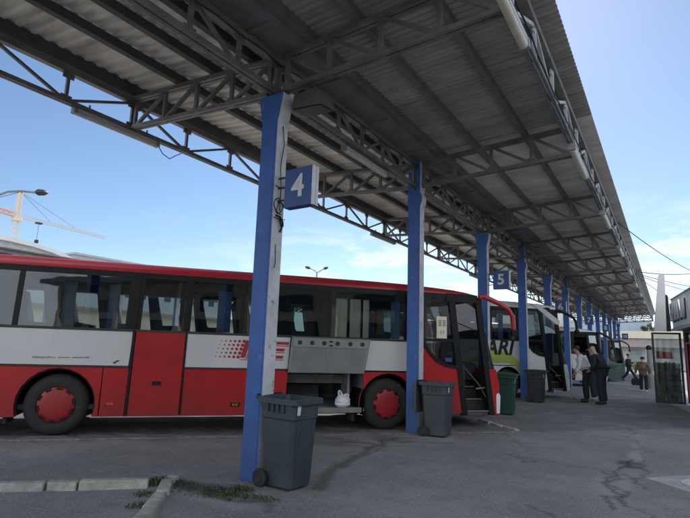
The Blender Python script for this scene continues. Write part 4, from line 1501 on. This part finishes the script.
def person(label, loc, heading, J, cols, scale=1., hair='short', group=None):
    """J: joints in a frame with x = right, y = forward, z = up"""
    t = thing('person', label, 'person', loc, heading, group)
    t.scale = (scale,) * 3
    V3 = Vector
    g = lambda k: V3(J[k])
    # body
    names = ['pel', 'waist', 'chest', 'upper', 'neck', 'head0', 'head1', 'head2']
    rad = [(.085, .11), (.09, .12), (.10, .13), (.085, .12), .055, (.075, .07), (.1, .082), (.07, .062)]
    vs = [g(n) for n in names]
    ed = [(i, i + 1) for i in range(7)]
    rr = list(rad)
    for sd_ in 'LR':
        b0 = len(vs)
        vs += [g('sh' + sd_), g('el' + sd_), g('wr' + sd_), g('ha' + sd_)]
        rr += [.055, .04, .03, (.022, .038)]
        ed += [(3, b0), (b0, b0 + 1), (b0 + 1, b0 + 2), (b0 + 2, b0 + 3)]
        b0 = len(vs)
        vs += [g('hp' + sd_), g('kn' + sd_), g('an' + sd_), g('to' + sd_)]
        rr += [.062, .05, .036, .03]
        ed += [(0, b0), (b0, b0 + 1), (b0 + 1, b0 + 2), (b0 + 2, b0 + 3)]
    me = skin_mesh('body', vs, ed, rr, cols['skin'])
    bm = bmesh.new()
    bm.from_mesh(me)
    h0, h1, h2 = g('head0'), g('head1'), g('head2')
    upv = (h2 - h0).normalized()
    fwd = V3(J['face']).normalized()
    rgt = fwd.cross(upv).normalized()
    add = MB()
    # nose, ears, eyes sockets, mouth ridge
    add.tube([h1 + fwd * .092 + upv * .025, h1 + fwd * .122 - upv * .018, h1 + fwd * .095 - upv * .03], [.008, .015, .01], 6)
    for s_ in (-1, 1):
        e_ = h1 + rgt * s_ * .084 - upv * .005
        add.ell(e_, .014, .022, .032, 8, 6)
        # fingers: four and a thumb, curled
        hd, wr = g('ha' + ('L' if s_ < 0 else 'R')), g('wr' + ('L' if s_ < 0 else 'R'))
        dr_ = (hd - wr).normalized()
        ac = dr_.cross(V3((s_, 0, 0)))
        ac = (ac if ac.length > .2 else V3((0, 1, 0))).normalized()
        inn = V3((-s_, .2, 0))
        for f_ in range(4):
            o_ = hd + ac * (f_ - 1.5) * .019 + dr_ * .02
            ln = (.062, .074, .07, .055)[f_]
            add.tube([o_, o_ + dr_ * ln * .5, o_ + dr_ * ln * .85 + inn * .02, o_ + dr_ * ln * .95 + inn * .045], [.0095, .009, .008, .006], 6)
        o_ = wr.lerp(hd, .6) + ac * .03
        add.tube([o_, o_ + ac * .025 + dr_ * .02, o_ + ac * .03 + dr_ * .055 + inn * .01], [.011, .01, .007], 6)
    for v in [bm.verts.new(p) for p in add.v]:
        pass
    bm.verts.ensure_lookup_table()
    n0 = len(bm.verts) - len(add.v)
    for f_ in add.f:
        try:
            fc = bm.faces.new([bm.verts[n0 + i] for i in f_])
            fc.smooth = True
        except ValueError:
            pass
    bm.to_mesh(me)
    bm.free()
    body = put('body', me, t)
    # upper garment
    hm_ = g('hem') - V3((0, 0, cols.get('drop', .09)))
    vs, ed, rr = [hm_, g('waist'), g('chest'), g('upper'), g('neck') * .55 + g('upper') * .45], [(0, 1), (1, 2), (2, 3), (3, 4)], [cols.get('hem_r', (.15, .19)), cols.get('waist_r', (.15, .18)), (.155, .19), (.125, .175), (.075, .085)]
    for sd_ in 'LR':
        b0 = len(vs)
        vs += [g('sh' + sd_), g('el' + sd_), g('wr' + sd_) * .92 + g('el' + sd_) * .08]
        rr += [.085, .066, .052]
        ed += [(3, b0), (b0, b0 + 1), (b0 + 1, b0 + 2)]
    if cols.get('bulk'):
        rr = [tuple(q * cols['bulk'] for q in r_) if isinstance(r_, tuple) else r_ * cols['bulk'] for r_ in rr]
    put(cols.get('upname', 'jacket'), skin_mesh('jacket', vs, ed, rr, cols['top'], root=2), t)
    vs, ed, rr = [g('pel') + V3((0, 0, .13)), g('pel')], [(0, 1)], [(.122, .155), (.128, .165)]
    for sd_ in 'LR':
        b0 = len(vs)
        vs += [g('hp' + sd_), g('kn' + sd_), g('an' + sd_)]
        rr += [.112, .088, .078]
        ed += [(1, b0), (b0, b0 + 1), (b0 + 1, b0 + 2)]
    put('trousers', skin_mesh('trousers', vs, ed, rr, cols['legs'], root=1), t)
    for sd_ in 'LR':
        a_, e_ = g('an' + sd_), g('to' + sd_)
        d_ = (e_ - a_)
        d_.z = 0
        d_ = d_.normalized() if d_.length > .01 else V3((0, 1, 0))
        b0 = V3((a_.x, a_.y, min(a_.z, e_.z + .03)))
        put('shoe', skin_mesh('shoe', [b0 - d_ * .05 + V3((0, 0, -.02)), b0 + d_ * .05, V3((e_.x, e_.y, e_.z)) + d_ * .05], [(0, 1), (1, 2)], [.05, (.055, .052), (.03, .042)], cols['shoe']), t)
    if hair:
        mb = MB()
        c0 = h1.lerp(h2, .42) - fwd * .018
        rx_, ry_, rz_ = (.096, .112, .088) if hair == 'short' else (.104, .12, .07)
        mb.ell((0, 0, 0), rx_, ry_, rz_, 16, 12)
        Mx = Matrix((rgt, fwd, upv)).transposed()
        cut = []
        for p in mb.v:
            q = Vector(p)
            if q.y > .02 and q.z < .012:
                q.y = .02 + (q.y - .02) * .25
                q.z = max(q.z, -.01)
            q *= 1 + .03 * math.sin(60 * q.x) * math.sin(50 * q.y)
            cut.append(tuple(c0 + Mx @ q))
        mb.v = cut
        mb.build('hair' if hair == 'short' else 'cap', cols['hair'], t)
    return t

def pose(**kw):
    J = dict(pel=(0, 0, .95), waist=(0, .0, 1.08), hem=(0, 0, .90), chest=(0, .01, 1.25), upper=(0, 0, 1.40), neck=(0, .01, 1.50), head0=(0, .03, 1.56), head1=(0, .035, 1.65), head2=(0, .02, 1.735), face=(0, 1, 0),
             shL=(-.18, 0, 1.40), elL=(-.235, -.03, 1.13), wrL=(-.24, .06, .89), haL=(-.24, .09, .81), shR=(.18, 0, 1.40), elR=(.235, -.03, 1.13), wrR=(.24, .06, .89), haR=(.24, .09, .81),
             hpL=(-.095, 0, .90), knL=(-.11, .02, .49), anL=(-.115, -.02, .09), toL=(-.13, .12, .045), hpR=(.095, 0, .90), knR=(.11, .02, .49), anR=(.115, -.02, .09), toR=(.13, .12, .045))
    J.update(kw)
    return J
SK = mat('skin', (.42, .25, .18), .55, 0, .08, 8)
SK2 = mat('skin_pale', (.50, .32, .24), .55, 0, .08, 8)
HB = mat('hair_black', (.012, .01, .009), .6, 0, .2, 30)
M_SHW = mat('shirt_white', (.62, .64, .70), .85, 0, .08, 6, bump=.3, bscale=14)
M_JK = mat('jacket_navy', (.014, .017, .026), .8, 0, .2, 6, bump=.3, bscale=12)
M_JK2 = mat('jacket_black', (.02, .021, .024), .8, 0, .2, 6)
M_TRN = mat('trousers_dark', (.012, .013, .02), .85, 0, .2, 8, bump=.2, bscale=14)
M_JN = mat('jeans_dark', (.03, .04, .065), .85, 0, .25, 8)
M_SHB = mat('shoe_black', (.012, .012, .012), .5)
M_SHG = mat('shoe_white', (.55, .55, .56), .6)
M_BRN = mat('jacket_brown', (.13, .10, .08), .85, 0, .2, 6, bump=.3, bscale=12)

# man in white shirt leaning forward towards the bays
J = pose(pel=(0, -.03, .95), waist=(0, .0, 1.08), hem=(0, -.02, .93), chest=(0, .05, 1.24), upper=(0, .11, 1.39), neck=(0, .17, 1.48), head0=(0, .21, 1.53), head1=(0, .245, 1.61), head2=(0, .25, 1.70), face=(0, 1, -.35),
         shL=(-.17, .11, 1.39), elL=(-.21, .15, 1.10), wrL=(-.17, .27, .88), haL=(-.16, .30, .80), shR=(.17, .11, 1.39), elR=(.21, .16, 1.10), wrR=(.17, .30, .90), haR=(.16, .33, .82),
         hpL=(-.09, -.03, .90), hpR=(.09, -.03, .90), knL=(-.10, -.01, .49), knR=(.10, .02, .49))
person('man in a white shirt and dark trousers leaning forward beside the coach', (-2.48, 19.45, 0), R(100), J, dict(skin=SK, top=M_SHW, upname='shirt', legs=M_TRN, shoe=M_SHB, hair=HB, hem_r=(.128, .162), drop=.05), 1.09)
# black-haired man half hidden behind the next one
J = pose(head1=(0, .06, 1.645), head0=(0, .045, 1.56), face=(0, 1, -.15), knL=(-.12, .03, .49), anL=(-.14, -.02, .09))
person('black-haired man in a dark jacket, jeans and white trainers facing left', (-2.36, 20.6, 0), R(85), J, dict(skin=SK, top=M_JK2, legs=M_JN, shoe=M_SHG, hair=HB, drop=.12), 1.09)
# man with shaved grey head in front
J = pose(pel=(0, -.03, .95), chest=(0, .05, 1.25), upper=(0, .11, 1.40), neck=(0, .16, 1.49), head0=(0, .20, 1.545), head1=(0, .235, 1.63), head2=(0, .235, 1.715), face=(-.15, 1, -.25),
         shL=(-.19, .11, 1.40), shR=(.19, .11, 1.40), elL=(-.25, .10, 1.12), elR=(.25, .06, 1.12), wrL=(-.19, .25, .98), haL=(-.16, .32, .96), wrR=(.24, .12, .88), haR=(.23, .15, .80))
person('man with a shaved head in a dark navy jacket leaning in, back to the camera', (-1.93, 19.0, 0), R(72), J, dict(skin=SK2, top=M_JK, legs=M_TRN, shoe=M_SHB, hem_r=(.16, .2), bulk=1.05, drop=.17, waist_r=(.162, .2)), 1.1, None)
# walking person far off
J = pose(pel=(0, 0, .93), hpL=(-.09, 0, .88), hpR=(.09, 0, .88), knL=(-.1, .26, .52), anL=(-.1, .46, .13), toL=(-.1, .60, .09), knR=(.1, -.12, .47), anR=(.1, -.42, .16), toR=(.1, -.33, .05),
         elL=(-.22, .12, 1.15), wrL=(-.15, .36, 1.22), haL=(-.12, .43, 1.26), elR=(.22, -.02, 1.12), wrR=(.2, .2, 1.0), haR=(.19, .27, 1.0), face=(0, 1, -.3))
person('walking person in dark clothes striding to the right, arm raised', (-2.3, 38.4, 0), R(-80), J, dict(skin=SK, top=mat('jacket_olive', (.03, .032, .03), .85), legs=M_TRN, shoe=M_SHB, hair=HB), .98)
# old man in brown jacket walking away
J = pose(upper=(0, .05, 1.38), chest=(0, .04, 1.24), neck=(0, .09, 1.47), head0=(0, .12, 1.525), head1=(0, .14, 1.61), head2=(0, .13, 1.70), shL=(-.19, .05, 1.37), shR=(.19, .05, 1.37),
         elL=(-.30, .02, 1.12), wrL=(-.34, .04, .86), haL=(-.345, .05, .78), elR=(.29, .02, 1.12), wrR=(.29, .08, .88), knL=(-.11, .05, .48), anL=(-.12, .02, .09), knR=(.11, .02, .48), anR=(.12, -.1, .10))
person('stocky man in a brown jacket and flat cap walking away with a bag', (-1.08, 27.6, 0), R(-4), J, dict(skin=SK2, top=M_BRN, legs=M_TRN, shoe=M_SHG, hair=mat('cap_dark', (.03, .03, .035), .8), hem_r=(.175, .245), bulk=1.12, drop=.2, waist_r=(.18, .24)), .93, 'cap')
hb = thing('hand_bag', 'black soft bag hanging from the hand of the man in the brown jacket', 'bag', (-1.405, 27.68, .28), R(-4))
mb = MB()
mb.prism([(-.16, 0), (.16, 0), (.18, .14), (.15, .30), (-.15, .30), (-.18, .14)], -.06, .06, 'y')
mb.build('pouch', M_JK, hb, bevel=.03)
mb = MB()
mb.tube([(-.09, 0, .29), (-.06, 0, .40), (0, 0, .44), (.06, 0, .40), (.09, 0, .29)], .012, 6)
mb.build('strap', M_BLACK, hb)
# slim post behind the man
pt = thing('post', 'slim grey post with a dark rounded cap behind the man in the brown jacket', 'post', (-.88, 30.9, 0))
mb = MB()
mb.tube([(0, 0, 0), (0, 0, 1.95)], [.13, .11], 14)
mb.build('shaft', M_GREY, pt)
mb = MB()
mb.ell((0, 0, 2.04), .14, .14, .14)
mb.build('cap', M_BLACK, pt)

# ------------------------------------------------------------------ kiosk at the right edge
kk = thing('kiosk', 'dark glass kiosk with a white lettered fascia and an open display door', 'kiosk', (.55, 21, 0), R(7.5))
KO = (.55, 21, 0)
M_FAS = mat('fascia_white', (.86, .87, .87), .5, 0, .06, 2, .2, (.45, .45, .44))
M_FRM = mat('kiosk_frame', (.02, .021, .022), .45)
M_PINK = mat('pink_frame', (.55, .08, .2), .5)
mb = MB()
mb.box(.60, 3.1, 14, 21.15, .02, .12)
mb.box(.65, 3.1, 21.0, 21.15, .12, 2.6)
mb.box(3.0, 3.1, 14, 21.0, .12, 2.6)
mb.box(.65, 3.1, 14, 14.1, .12, 2.6)
mb.build('wall', mat('kiosk_wall', (.10, .10, .105), .6), kk, off=KO)
mb = MB()
mb.box(.15, 3.2, 13.8, 21.3, 2.50, 2.58)
mb.box(.3, 3.2, 13.8, 21.25, 2.581, 2.72)
mb.build('roof', M_LTGREY, kk, off=KO)
mb = MB()
mb.box(.18, .30, 13.9, 21.15, 2.60, 3.56)
fs_ = mb.build('fascia', M_FAS, kk, off=KO, bevel=.01)
mb = MB()
mb.box(.172, .31, 13.88, 21.16, 3.565, 3.61)
mb.box(.172, .31, 13.88, 21.16, 2.56, 2.595)
mb.build('fascia_trim', M_GREY, kk, off=KO)
me_ = text_mesh('fascia_lettering', 'EMANI', .82, M_SGNW, .045, .02, 0, 'LEFT')
o = put('fascia_lettering', me_, kk, (.13 - KO[0], 20.95 - KO[1], 3.08), rot=(R(90), 0, R(-90)))
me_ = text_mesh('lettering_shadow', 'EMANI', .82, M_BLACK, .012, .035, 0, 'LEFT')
o = put('lettering_shadow_copy', me_, kk, (.165 - KO[0], 20.95 - KO[1] - .03, 3.05), rot=(R(90), 0, R(-90)))  # black copy behind the letters stands in for their shadow
# fin at the far end of the fascia
mb = MB()
mb.prism([(-.36, 2.5), (.02, 2.5), (.08, 4.50), (-.05, 4.55), (-.10, 4.50)], 21.4, 21.52, 'y')
fin = mb.build('fin_sign', mat('fin_white', (.66, .67, .69), .5, 0, .06, 1.5, .15, (.5, .45, .5)), kk, off=KO)
mb = MB()
mb.prism([(.03, 2.5), (.16, 2.5), (.13, 3.75), (.068, 3.8)], 21.38, 21.54, 'y')
mb.build('fin_strip', M_BLACK, kk, off=KO)
# open display door hinged out across the platform
mb = MB()
x0, x1, z0, z1, yy = -.50, .37, .06, 2.44, 21.02
for a in ((x0, x0 + .06, z0, z1), (x1 - .06, x1, z0, z1), (x0 + .06, x1 - .06, z0, z0 + .07), (x0 + .06, x1 - .06, z1 - .06, z1)):
    mb.box(a[0], a[1], yy - .03, yy + .03, a[2], a[3])
for z_ in (.45, .83, 1.2):
    mb.box(x0 + .06, x1 - .06, yy - .02, yy + .15, z_, z_ + .025)
dd = mb.build('display_door', M_FRM, kk, off=KO)
mb = MB()
mb.box(x0 + .05, x1 - .05, yy - .008, yy - .002, z0 + .05, z1 - .05)
o = mb.build('door_glass', glass('kiosk_glass', (.8, .85, .85), .8, 1.5, .08), dd, loc=(0, 0, 0), off=KO)
mb = MB()
random.seed(9)
for z_ in (.475, .855, 1.225, .13):
    x = x0 + .10
    while x < x1 - .12:
        wd = random.uniform(.04, .075)
        mb.tube([(x, yy + .07, z_), (x, yy + .07, z_ + random.uniform(.16, .26))], [wd / 2, wd / 2.6], 6, random.randrange(4))
        x += wd + .02
o = mb.build('bottle', [mat('goods_green', (.03, .10, .05), .4), mat('goods_dark', (.04, .03, .03), .4), mat('goods_pale', (.4, .38, .32), .5), mat('goods_red', (.3, .03, .03), .4)], dd, off=KO)
o['kind'] = 'stuff'
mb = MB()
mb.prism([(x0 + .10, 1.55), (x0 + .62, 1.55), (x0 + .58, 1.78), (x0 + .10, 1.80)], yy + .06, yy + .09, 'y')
mb.build('red_reflection', mat('reflection_red', (.55, .05, .05), .5), dd, off=KO)  # red panel stands in for an awning reflected in the glass
mb = MB()
mb.box(x0 + .06, x1 - .06, yy + .16, yy + .18, z0 + .05, 1.4)
mb.build('back_board', mat('kiosk_back', (.26, .28, .26), .7, 0, .5, 7), dd, off=KO)
mb = MB()
mb.box(.42, .48, 20.62, 20.9, .12, 2.5)
for y0, y1 in ((20.5, 20.56), (18.2, 18.26), (16.1, 16.16), (14.1, 14.16)):
    mb.box(.40, .50, y0, y1, .12, 2.5)
mb.box(.40, .50, 14.1, 20.5, 2.42, 2.5)
mb.box(.40, .50, 14.1, 20.5, .12, .2)
mb.build('window_frame', M_FRM, kk, off=KO)
mb = MB()
mb.box(.45, .456, 14.15, 20.5, .2, 2.42)
mb.build('window_glass', glass('kiosk_window', (.7, .75, .75), 1.0), kk, off=KO)
mb = MB()
for y0, y1, z0_, z1_ in ((20.40, 20.46, .25, 2.1), (18.3, 18.36, .25, 2.1)):
    mb.box(.385, .43, y0, y1, z0_, z1_)
mb.box(.385, .43, 18.36, 20.40, .25, .31)
mb.box(.385, .43, 18.36, 20.40, 2.04, 2.1)
mb.build('pink_trim', M_PINK, kk, off=KO)
mb = MB()
random.seed(4)
for z_ in (.4, .9, 1.4, 1.9):
    mb.box(1.0, 1.4, 14.3, 20.4, z_ - .03, z_)
    y = 14.4
    while y < 20.2:
        wd = random.uniform(.1, .3)
        mb.box(1.02, 1.3, y, y + wd * .9, z_ + .002, z_ + random.uniform(.15, .38), random.randrange(4))
        y += wd
o = mb.build('goods_shelf', [_mats['goods_green'], _mats['goods_dark'], _mats['goods_pale'], _mats['goods_red']], kk, off=KO)

mat('dark_pane', (.03, .04, .05), .08, 0, .1)

# ------------------------------------------------------------------ background
# long beige depot beyond the bus lot
def block(name, label, cat, x0, x1, y0, y1, h, m, wins=None, roofm=None, cornice=.3):
    t = thing(name, label, cat, ((x0 + x1) / 2, (y0 + y1) / 2, 0))
    off = t.location[:]
    mb = MB()
    mb.box(x0, x1, y0, y1, 0, h)
    mb.build('wall', m, t, off=off)
    mb = MB()
    mb.box(x0 - cornice, x1 + cornice, y0 - cornice, y1 + cornice, h, h + .3)
    mb.build('roof', roofm or M_GREY, t, off=off)
    if wins:
        for face, a0, a1, n_, zs_, wd, hh in wins:
            for z_ in zs_:
                for i in range(n_):
                    p = a0 + (a1 - a0) * (i + .5) / n_
                    mb = MB()
                    if face == '+x':
                        mb.box(x1 + .004, x1 + .05, p - wd / 2, p + wd / 2, z_, z_ + hh)
                    elif face == '-y':
                        mb.box(p - wd / 2, p + wd / 2, y0 - .05, y0 - .004, z_, z_ + hh)
                    mb.build('window', _mats.get('dark_pane'), t, off=off)
    return t
M_BEIGE = mat('wall_beige', (.78, .69, .52), .85, 0, .1, .5, .3, (.35, .3, .23))
block('depot', 'long low beige depot seen through the rear windows of the red coach', 'building', -47, -38.5, -6, 40, 3.7, M_BEIGE, [('+x', 22, 40, 4, (1.2,), 1.6, 1.1)], mat('depot_roof', (.3, .27, .24), .8))
# second, parallel canopy on the far side of the lot, seen through the coach windows
c2 = copy_tree(cano)
c2.location = (-30.2, Y1 + 1.7, 0)
c2['label'] = 'second canopy across the lot, seen only through the windows of the red coach'
# station front across the platform, mirrored in the coach windows
st_ = thing('station_building', 'long beige station front mirrored in the side windows of the red coach', 'building', (12, 10, 0))
SO = (12, 10, 0)
M_STW = mat('station_wall', (.62, .54, .42), .8, 0, .1, .6, .3, (.4, .34, .26))
mb = MB()
mb.box(11, 22, -20, 48, 0, 5.2)
mb.build('wall', M_STW, st_, off=SO)
mb = MB()
mb.box(9.2, 22.3, -20.3, 48.3, 5.2, 5.6)
mb.build('roof', M_GREY, st_, off=SO)
for i in range(13):
    y = -18.5 + 5.1 * i
    mb = MB()
    mb.box(9.6, 9.95, y - .45, y - .1, 0, 5.2)
    mb.build('pillar', M_STW, st_, off=SO)
    mb = MB()
    mb.box(10.94, 10.996, y, y + 3.4, .2 if i % 3 else .0, 2.9)
    f_ = mb.build('window', M_BLACK, st_, off=SO)
    mb = MB()
    mb.box(10.92, 10.936, y + .1, y + 1.65, .3, 2.8)
    mb.box(10.92, 10.936, y + 1.75, y + 3.3, .3, 2.8)
    mb.build('pane', _mats['dark_pane'], f_, off=SO)
    mb = MB()
    mb.box(10.95, 10.996, y + .4, y + 2.9, 3.5, 4.4)
    mb.build('upper_window', _mats['dark_pane'], st_, off=SO)
# hall with a white curved roof
hl = thing('hall', 'large hall with a white arched roof showing over the rear of the red coach', 'building', (-56, 20, 0))
prof = [(7.0, 0), (7.0, 7.6), (9, 8.4), (12, 9.2), (15, 9.6), (18, 9.72), (21, 9.72), (23, 9.6), (24.8, 9.35), (26.4, 8.95), (27.6, 8.4), (27.6, 0)]
mb = MB()
mb.prism([(a, z_) for a, z_ in prof], -66, -48.3, 'x')
mb.build('wall', mat('hall_wall', (.42, .44, .47), .7), hl, off=(-56, 20, 0))
mb = MB()
rp = prof[1:-1]
mb.prism(rp + [(a, z_ + .35) for a, z_ in rp[::-1]], -66.5, -47.9, 'x')
mb.build('roof', mat('hall_roof_white', (.66, .67, .68), .5, 0, .06), hl, off=(-56, 20, 0))
gb = block('office_block', 'flat-roofed grey block above the red coach right of the arched hall', 'building', -90, -70, 39.3, 70, 13.2, mat('block_grey', (.36, .37, .39), .8, 0, .1), [('+x', 40, 69, 12, (11.2, 8), 1.3, 1.2)], mat('block_roof', (.4, .4, .41), .8), .2)
# pale low buildings beyond the far bays
block('apartment_block', 'pale apartment block with dark windows far beyond the parked coaches', 'building', -44, -16, 98, 110, 9.5, mat('apartment_pale', (.55, .52, .47), .8), [('-y', -43, -17, 9, (1, 4, 7), 1.4, 1.4)])
block('row_house', 'low cream house with a grey roof far behind the white coaches', 'building', -40, -24, 62, 72, 4.6, mat('house_cream', (.58, .53, .44), .8), [('-y', -39, -25, 5, (1.2,), 1.3, 1.3), ('+x', 63, 71, 2, (1.2,), 1.3, 1.3)])
# terminal at the end of the platform
tm = thing('terminal_building', 'low terminal with a cream roof band and brown soffit closing the far end', 'building', (8, 78, 0))
TO = (8, 78, 0)
mb = MB()
mb.box(-7.5, 26, 75, 86, 3.85, 4.75)
mb.build('roof_band', mat('band_cream', (.66, .60, .48), .8, 0, .05), tm, off=TO)
mb = MB()
mb.box(-7.2, 26, 75.3, 86, 2.75, 3.848)
mb.build('soffit', mat('soffit_brown', (.36, .31, .30), .8), tm, off=TO)
mb = MB()
mb.box(-7, 26, 77, 86, 0, 2.748)
mb.build('wall', mat('terminal_wall', (.6, .6, .58), .7), tm, off=TO)
for i in range(9):
    mb = MB()
    mb.box(-6.6 + i * 2.2, -5.2 + i * 2.2, 76.95, 76.99, .5, 2.5)
    mb.build('window', mat('terminal_pane', (.36, .42, .43), .2), tm, off=TO)
for i in range(6):
    mb = MB()
    mb.box(-6.9 + i * 4.4, -6.7 + i * 4.4, 75.6, 75.8, 0, 2.75)
    mb.build('pillar', M_LTGREY, tm, off=TO)
block('blue_shed', 'pale blue metal shed rising behind the far terminal roof', 'building', -14, -2.2, 92, 100, 6.9, mat('shed_blue', (.32, .40, .50), .6), None, mat('shed_roof', (.4, .45, .5), .6), .1)

def tree(loc, h, r_, label, seed):
    random.seed(seed)
    t = thing('tree', label, 'tree', loc)
    mb = MB()
    mb.tube([(0, 0, 0), (.05, 0, h * .3), (-.05, .05, h * .6)], [.16, .12, .05], 8)
    for i in range(6):
        a = i * 1.05
        mb.tube([(0, 0, h * (.3 + .05 * i)), (r_ * .5 * math.cos(a), r_ * .5 * math.sin(a), h * (.5 + .06 * i))], [.06, .02], 6)
    mb.build('trunk', mat('bark', (.09, .07, .05), .9), t)
    mb = MB()
    for _ in range(14):
        a, q = random.uniform(0, 6.28), r_ * math.sqrt(random.random()) * .8
        c0 = Vector((q * math.cos(a), q * math.sin(a), h * random.uniform(.5, .95)))
        for _ in range(90):
            d = Vector((random.gauss(0, 1), random.gauss(0, 1), random.gauss(0, .8))).normalized() * r_ * .38 * random.random() ** .4
            p = c0 + d
            u_ = Vector((random.gauss(0, 1), random.gauss(0, 1), random.gauss(0, 1))).normalized()
            v_ = u_.orthogonal().normalized()
            s_ = random.uniform(.08, .17)
            mb.add([p - u_ * s_, p + v_ * s_ * .6, p + u_ * s_, p - v_ * s_ * .6], [(0, 1, 2, 3)])
    mb.build('crown', mat('leaf_green', (.06, .09, .035), .8, 0, .4, 1.5), t, smooth=False)
tree((-2.45, 90, 0), 6.9, 1.0, 'small round green tree behind the far terminal roof', 1)
tree((-13, 60, 0), 4.6, 1.6, 'bushy green tree behind the parked coaches at the far end', 2)
mb = MB()
for _ in range(900):
    p = Vector((random.uniform(-6, 0), 74 + random.gauss(0, .25), random.uniform(0, .9)))
    u_ = Vector((random.gauss(0, 1), random.gauss(0, 1), random.gauss(0, 1))).normalized()
    v_ = u_.orthogonal().normalized()
    mb.add([p - u_ * .12, p + v_ * .08, p + u_ * .12, p - v_ * .08], [(0, 1, 2, 3)])
tag(mb.build('hedge', mat('hedge_lime', (.22, .30, .05), .8, 0, .3, 3), smooth=False), 'low sunlit yellow-green hedge in front of the far terminal', 'hedge')

# street lamps
def street_lamp(label, loc, pts, head, hd, r_=.07, extra=None):
    t = thing('street_lamp', label, 'street lamp', loc)
    mb = MB()
    mb.tube(pts, r_, 8)
    mb.build('pole', M_GREY, t)
    for hp in head:
        mb = MB()
        a, d = Vector(hp[0]), Vector(hp[1])
        mb.tube([a, a + d * .25, a + d * .7, a + d], [.06, .15, .14, .05], 8)
        mb.build('lamp_head', M_DARK if not extra else M_LTGREY, t)
    return t
# arm lies along +Y seen side-on from the camera
street_lamp('single-arm street lamp with a curved neck in front of the crane', (-24, 9.6, 0), [(0, 0, 0), (0, .0, 6.6), (0, .02, 7.1), (0, .25, 7.55), (0, .6, 7.80), (0, 1.1, 7.97), (0, 1.75, 8.09)], [((0, 1.7, 8.09), (0, .55, .12))], None, .05)
street_lamp('twin-armed street lamp showing over the middle of the red coach', (-30, 42, 0), [(0, 0, 0), (0, 0, 9.0)], [((0, 1.2, 9.55), (0, .8, .28)), ((0, -1.2, 9.25), (0, -.8, .02))], None, .07)
t = bpy.data.objects['street_lamp.001']
mb = MB()
mb.tube([(0, 0, 8.95), (0, .4, 9.15), (0, 1.3, 9.58)], .05, 6)
mb.tube([(0, 0, 8.95), (0, -.5, 9.15), (0, -1.3, 9.26)], .05, 6)
mb.build('arm', M_GREY, t)

# tower crane
cr = thing('tower_crane', 'orange and yellow tower crane with a long jib far behind the red coach', 'crane', (-194, 86.5, 0))
CRO = (-194, 86.5, 0)
M_CRY = mat('crane_yellow_hazed', (.74, .62, .44), .5, 0, .1)  # yellow paled, distance haze mixed into the colour
M_CRR = mat('crane_red_hazed', (.70, .45, .38), .5, 0, .1)  # red paled the same way to paint in haze
def lattice(mb, p, q, wd, n_, r_, tri=False):
    p, q = Vector(p), Vector(q)
    d = (q - p).normalized()
    a = d.cross(Vector((0, 0, 1)))
    a = (a if a.length > .1 else Vector((1, 0, 0))).normalized() * wd / 2
    b_ = d.cross(a).normalized() * wd / 2
    cs = [a + b_, a - b_, -a - b_, -a + b_]
    for c_ in cs:
        mb.bar(p + c_, q + c_, r_, r_)
    for i in range(n_):
        u_, v_ = p.lerp(q, i / n_), p.lerp(q, (i + 1) / n_)
        for j in range(4):
            c_, e_ = cs[j], cs[(j + 1) % 4]
            mb.bar(u_ + c_, v_ + e_, r_ * .7, r_ * .7)
            mb.bar(v_ + c_, v_ + e_, r_ * .7, r_ * .7)
top = Vector((-194, 86.5, 43.2))
mb = MB()
lattice(mb, (-194, 86.5, 0), (-194, 86.5, 42), 2.0, 20, .13)
mb.build('mast', M_CRY, cr, off=CRO)
mb = MB()
lattice(mb, (-194, 86.5, 43.5), (-194, 86.5, 53), 1.2, 5, .2)
mb.box(-195.3, -192.7, 85.2, 87.8, 42, 43.4)
mb.build('apex', M_CRY, cr, off=CRO)
jd = Vector((-198.58, 123.39, 44)) - Vector((-194, 86.5, 44))
mb = MB()
lattice(mb, (-194, 87.5, 44), Vector((-194, 86.5, 43.8)) + jd, 1.0, 24, .10)
mb.build('jib', mat('crane_jib', (.62, .56, .5), .5), cr, off=CRO)
mb = MB()
lattice(mb, (-194, 85.5, 44.2), (-194.5, 72, 45.6), 1.3, 8, .34)
mb.box(-195.3, -193.7, 72, 76, 43, 45)
mb.build('counter_jib', M_CRR, cr, off=CRO)
mb = MB()
mb.tube([(-194, 86.5, 52.8), Vector((-194, 86.5, 44.6)) + jd * .62], .07, 4)
mb.tube([(-194, 86.5, 52.8), Vector((-194, 86.5, 44.6)) + jd * .34], .07, 4)
mb.tube([(-194, 86.5, 52.8), (-194.4, 75, 46)], .09, 4)
mb.build('pendant_line', M_DARK, cr, off=CRO)
mb = MB()
hk = Vector((-194, 86.5, 43)) + jd * .22
mb.tube([hk, hk - Vector((0, 0, 6.2))], .07, 4)
mb.box(hk.x - .5, hk.x + .5, hk.y - .5, hk.y + .5, hk.z - 7.4, hk.z - 6.2)
mb.box(hk.x - .8, hk.x + .8, hk.y - 1.0, hk.y + 1.0, hk.z - .2, hk.z + .3)
mb.build('hook', M_DARK, cr, off=CRO)
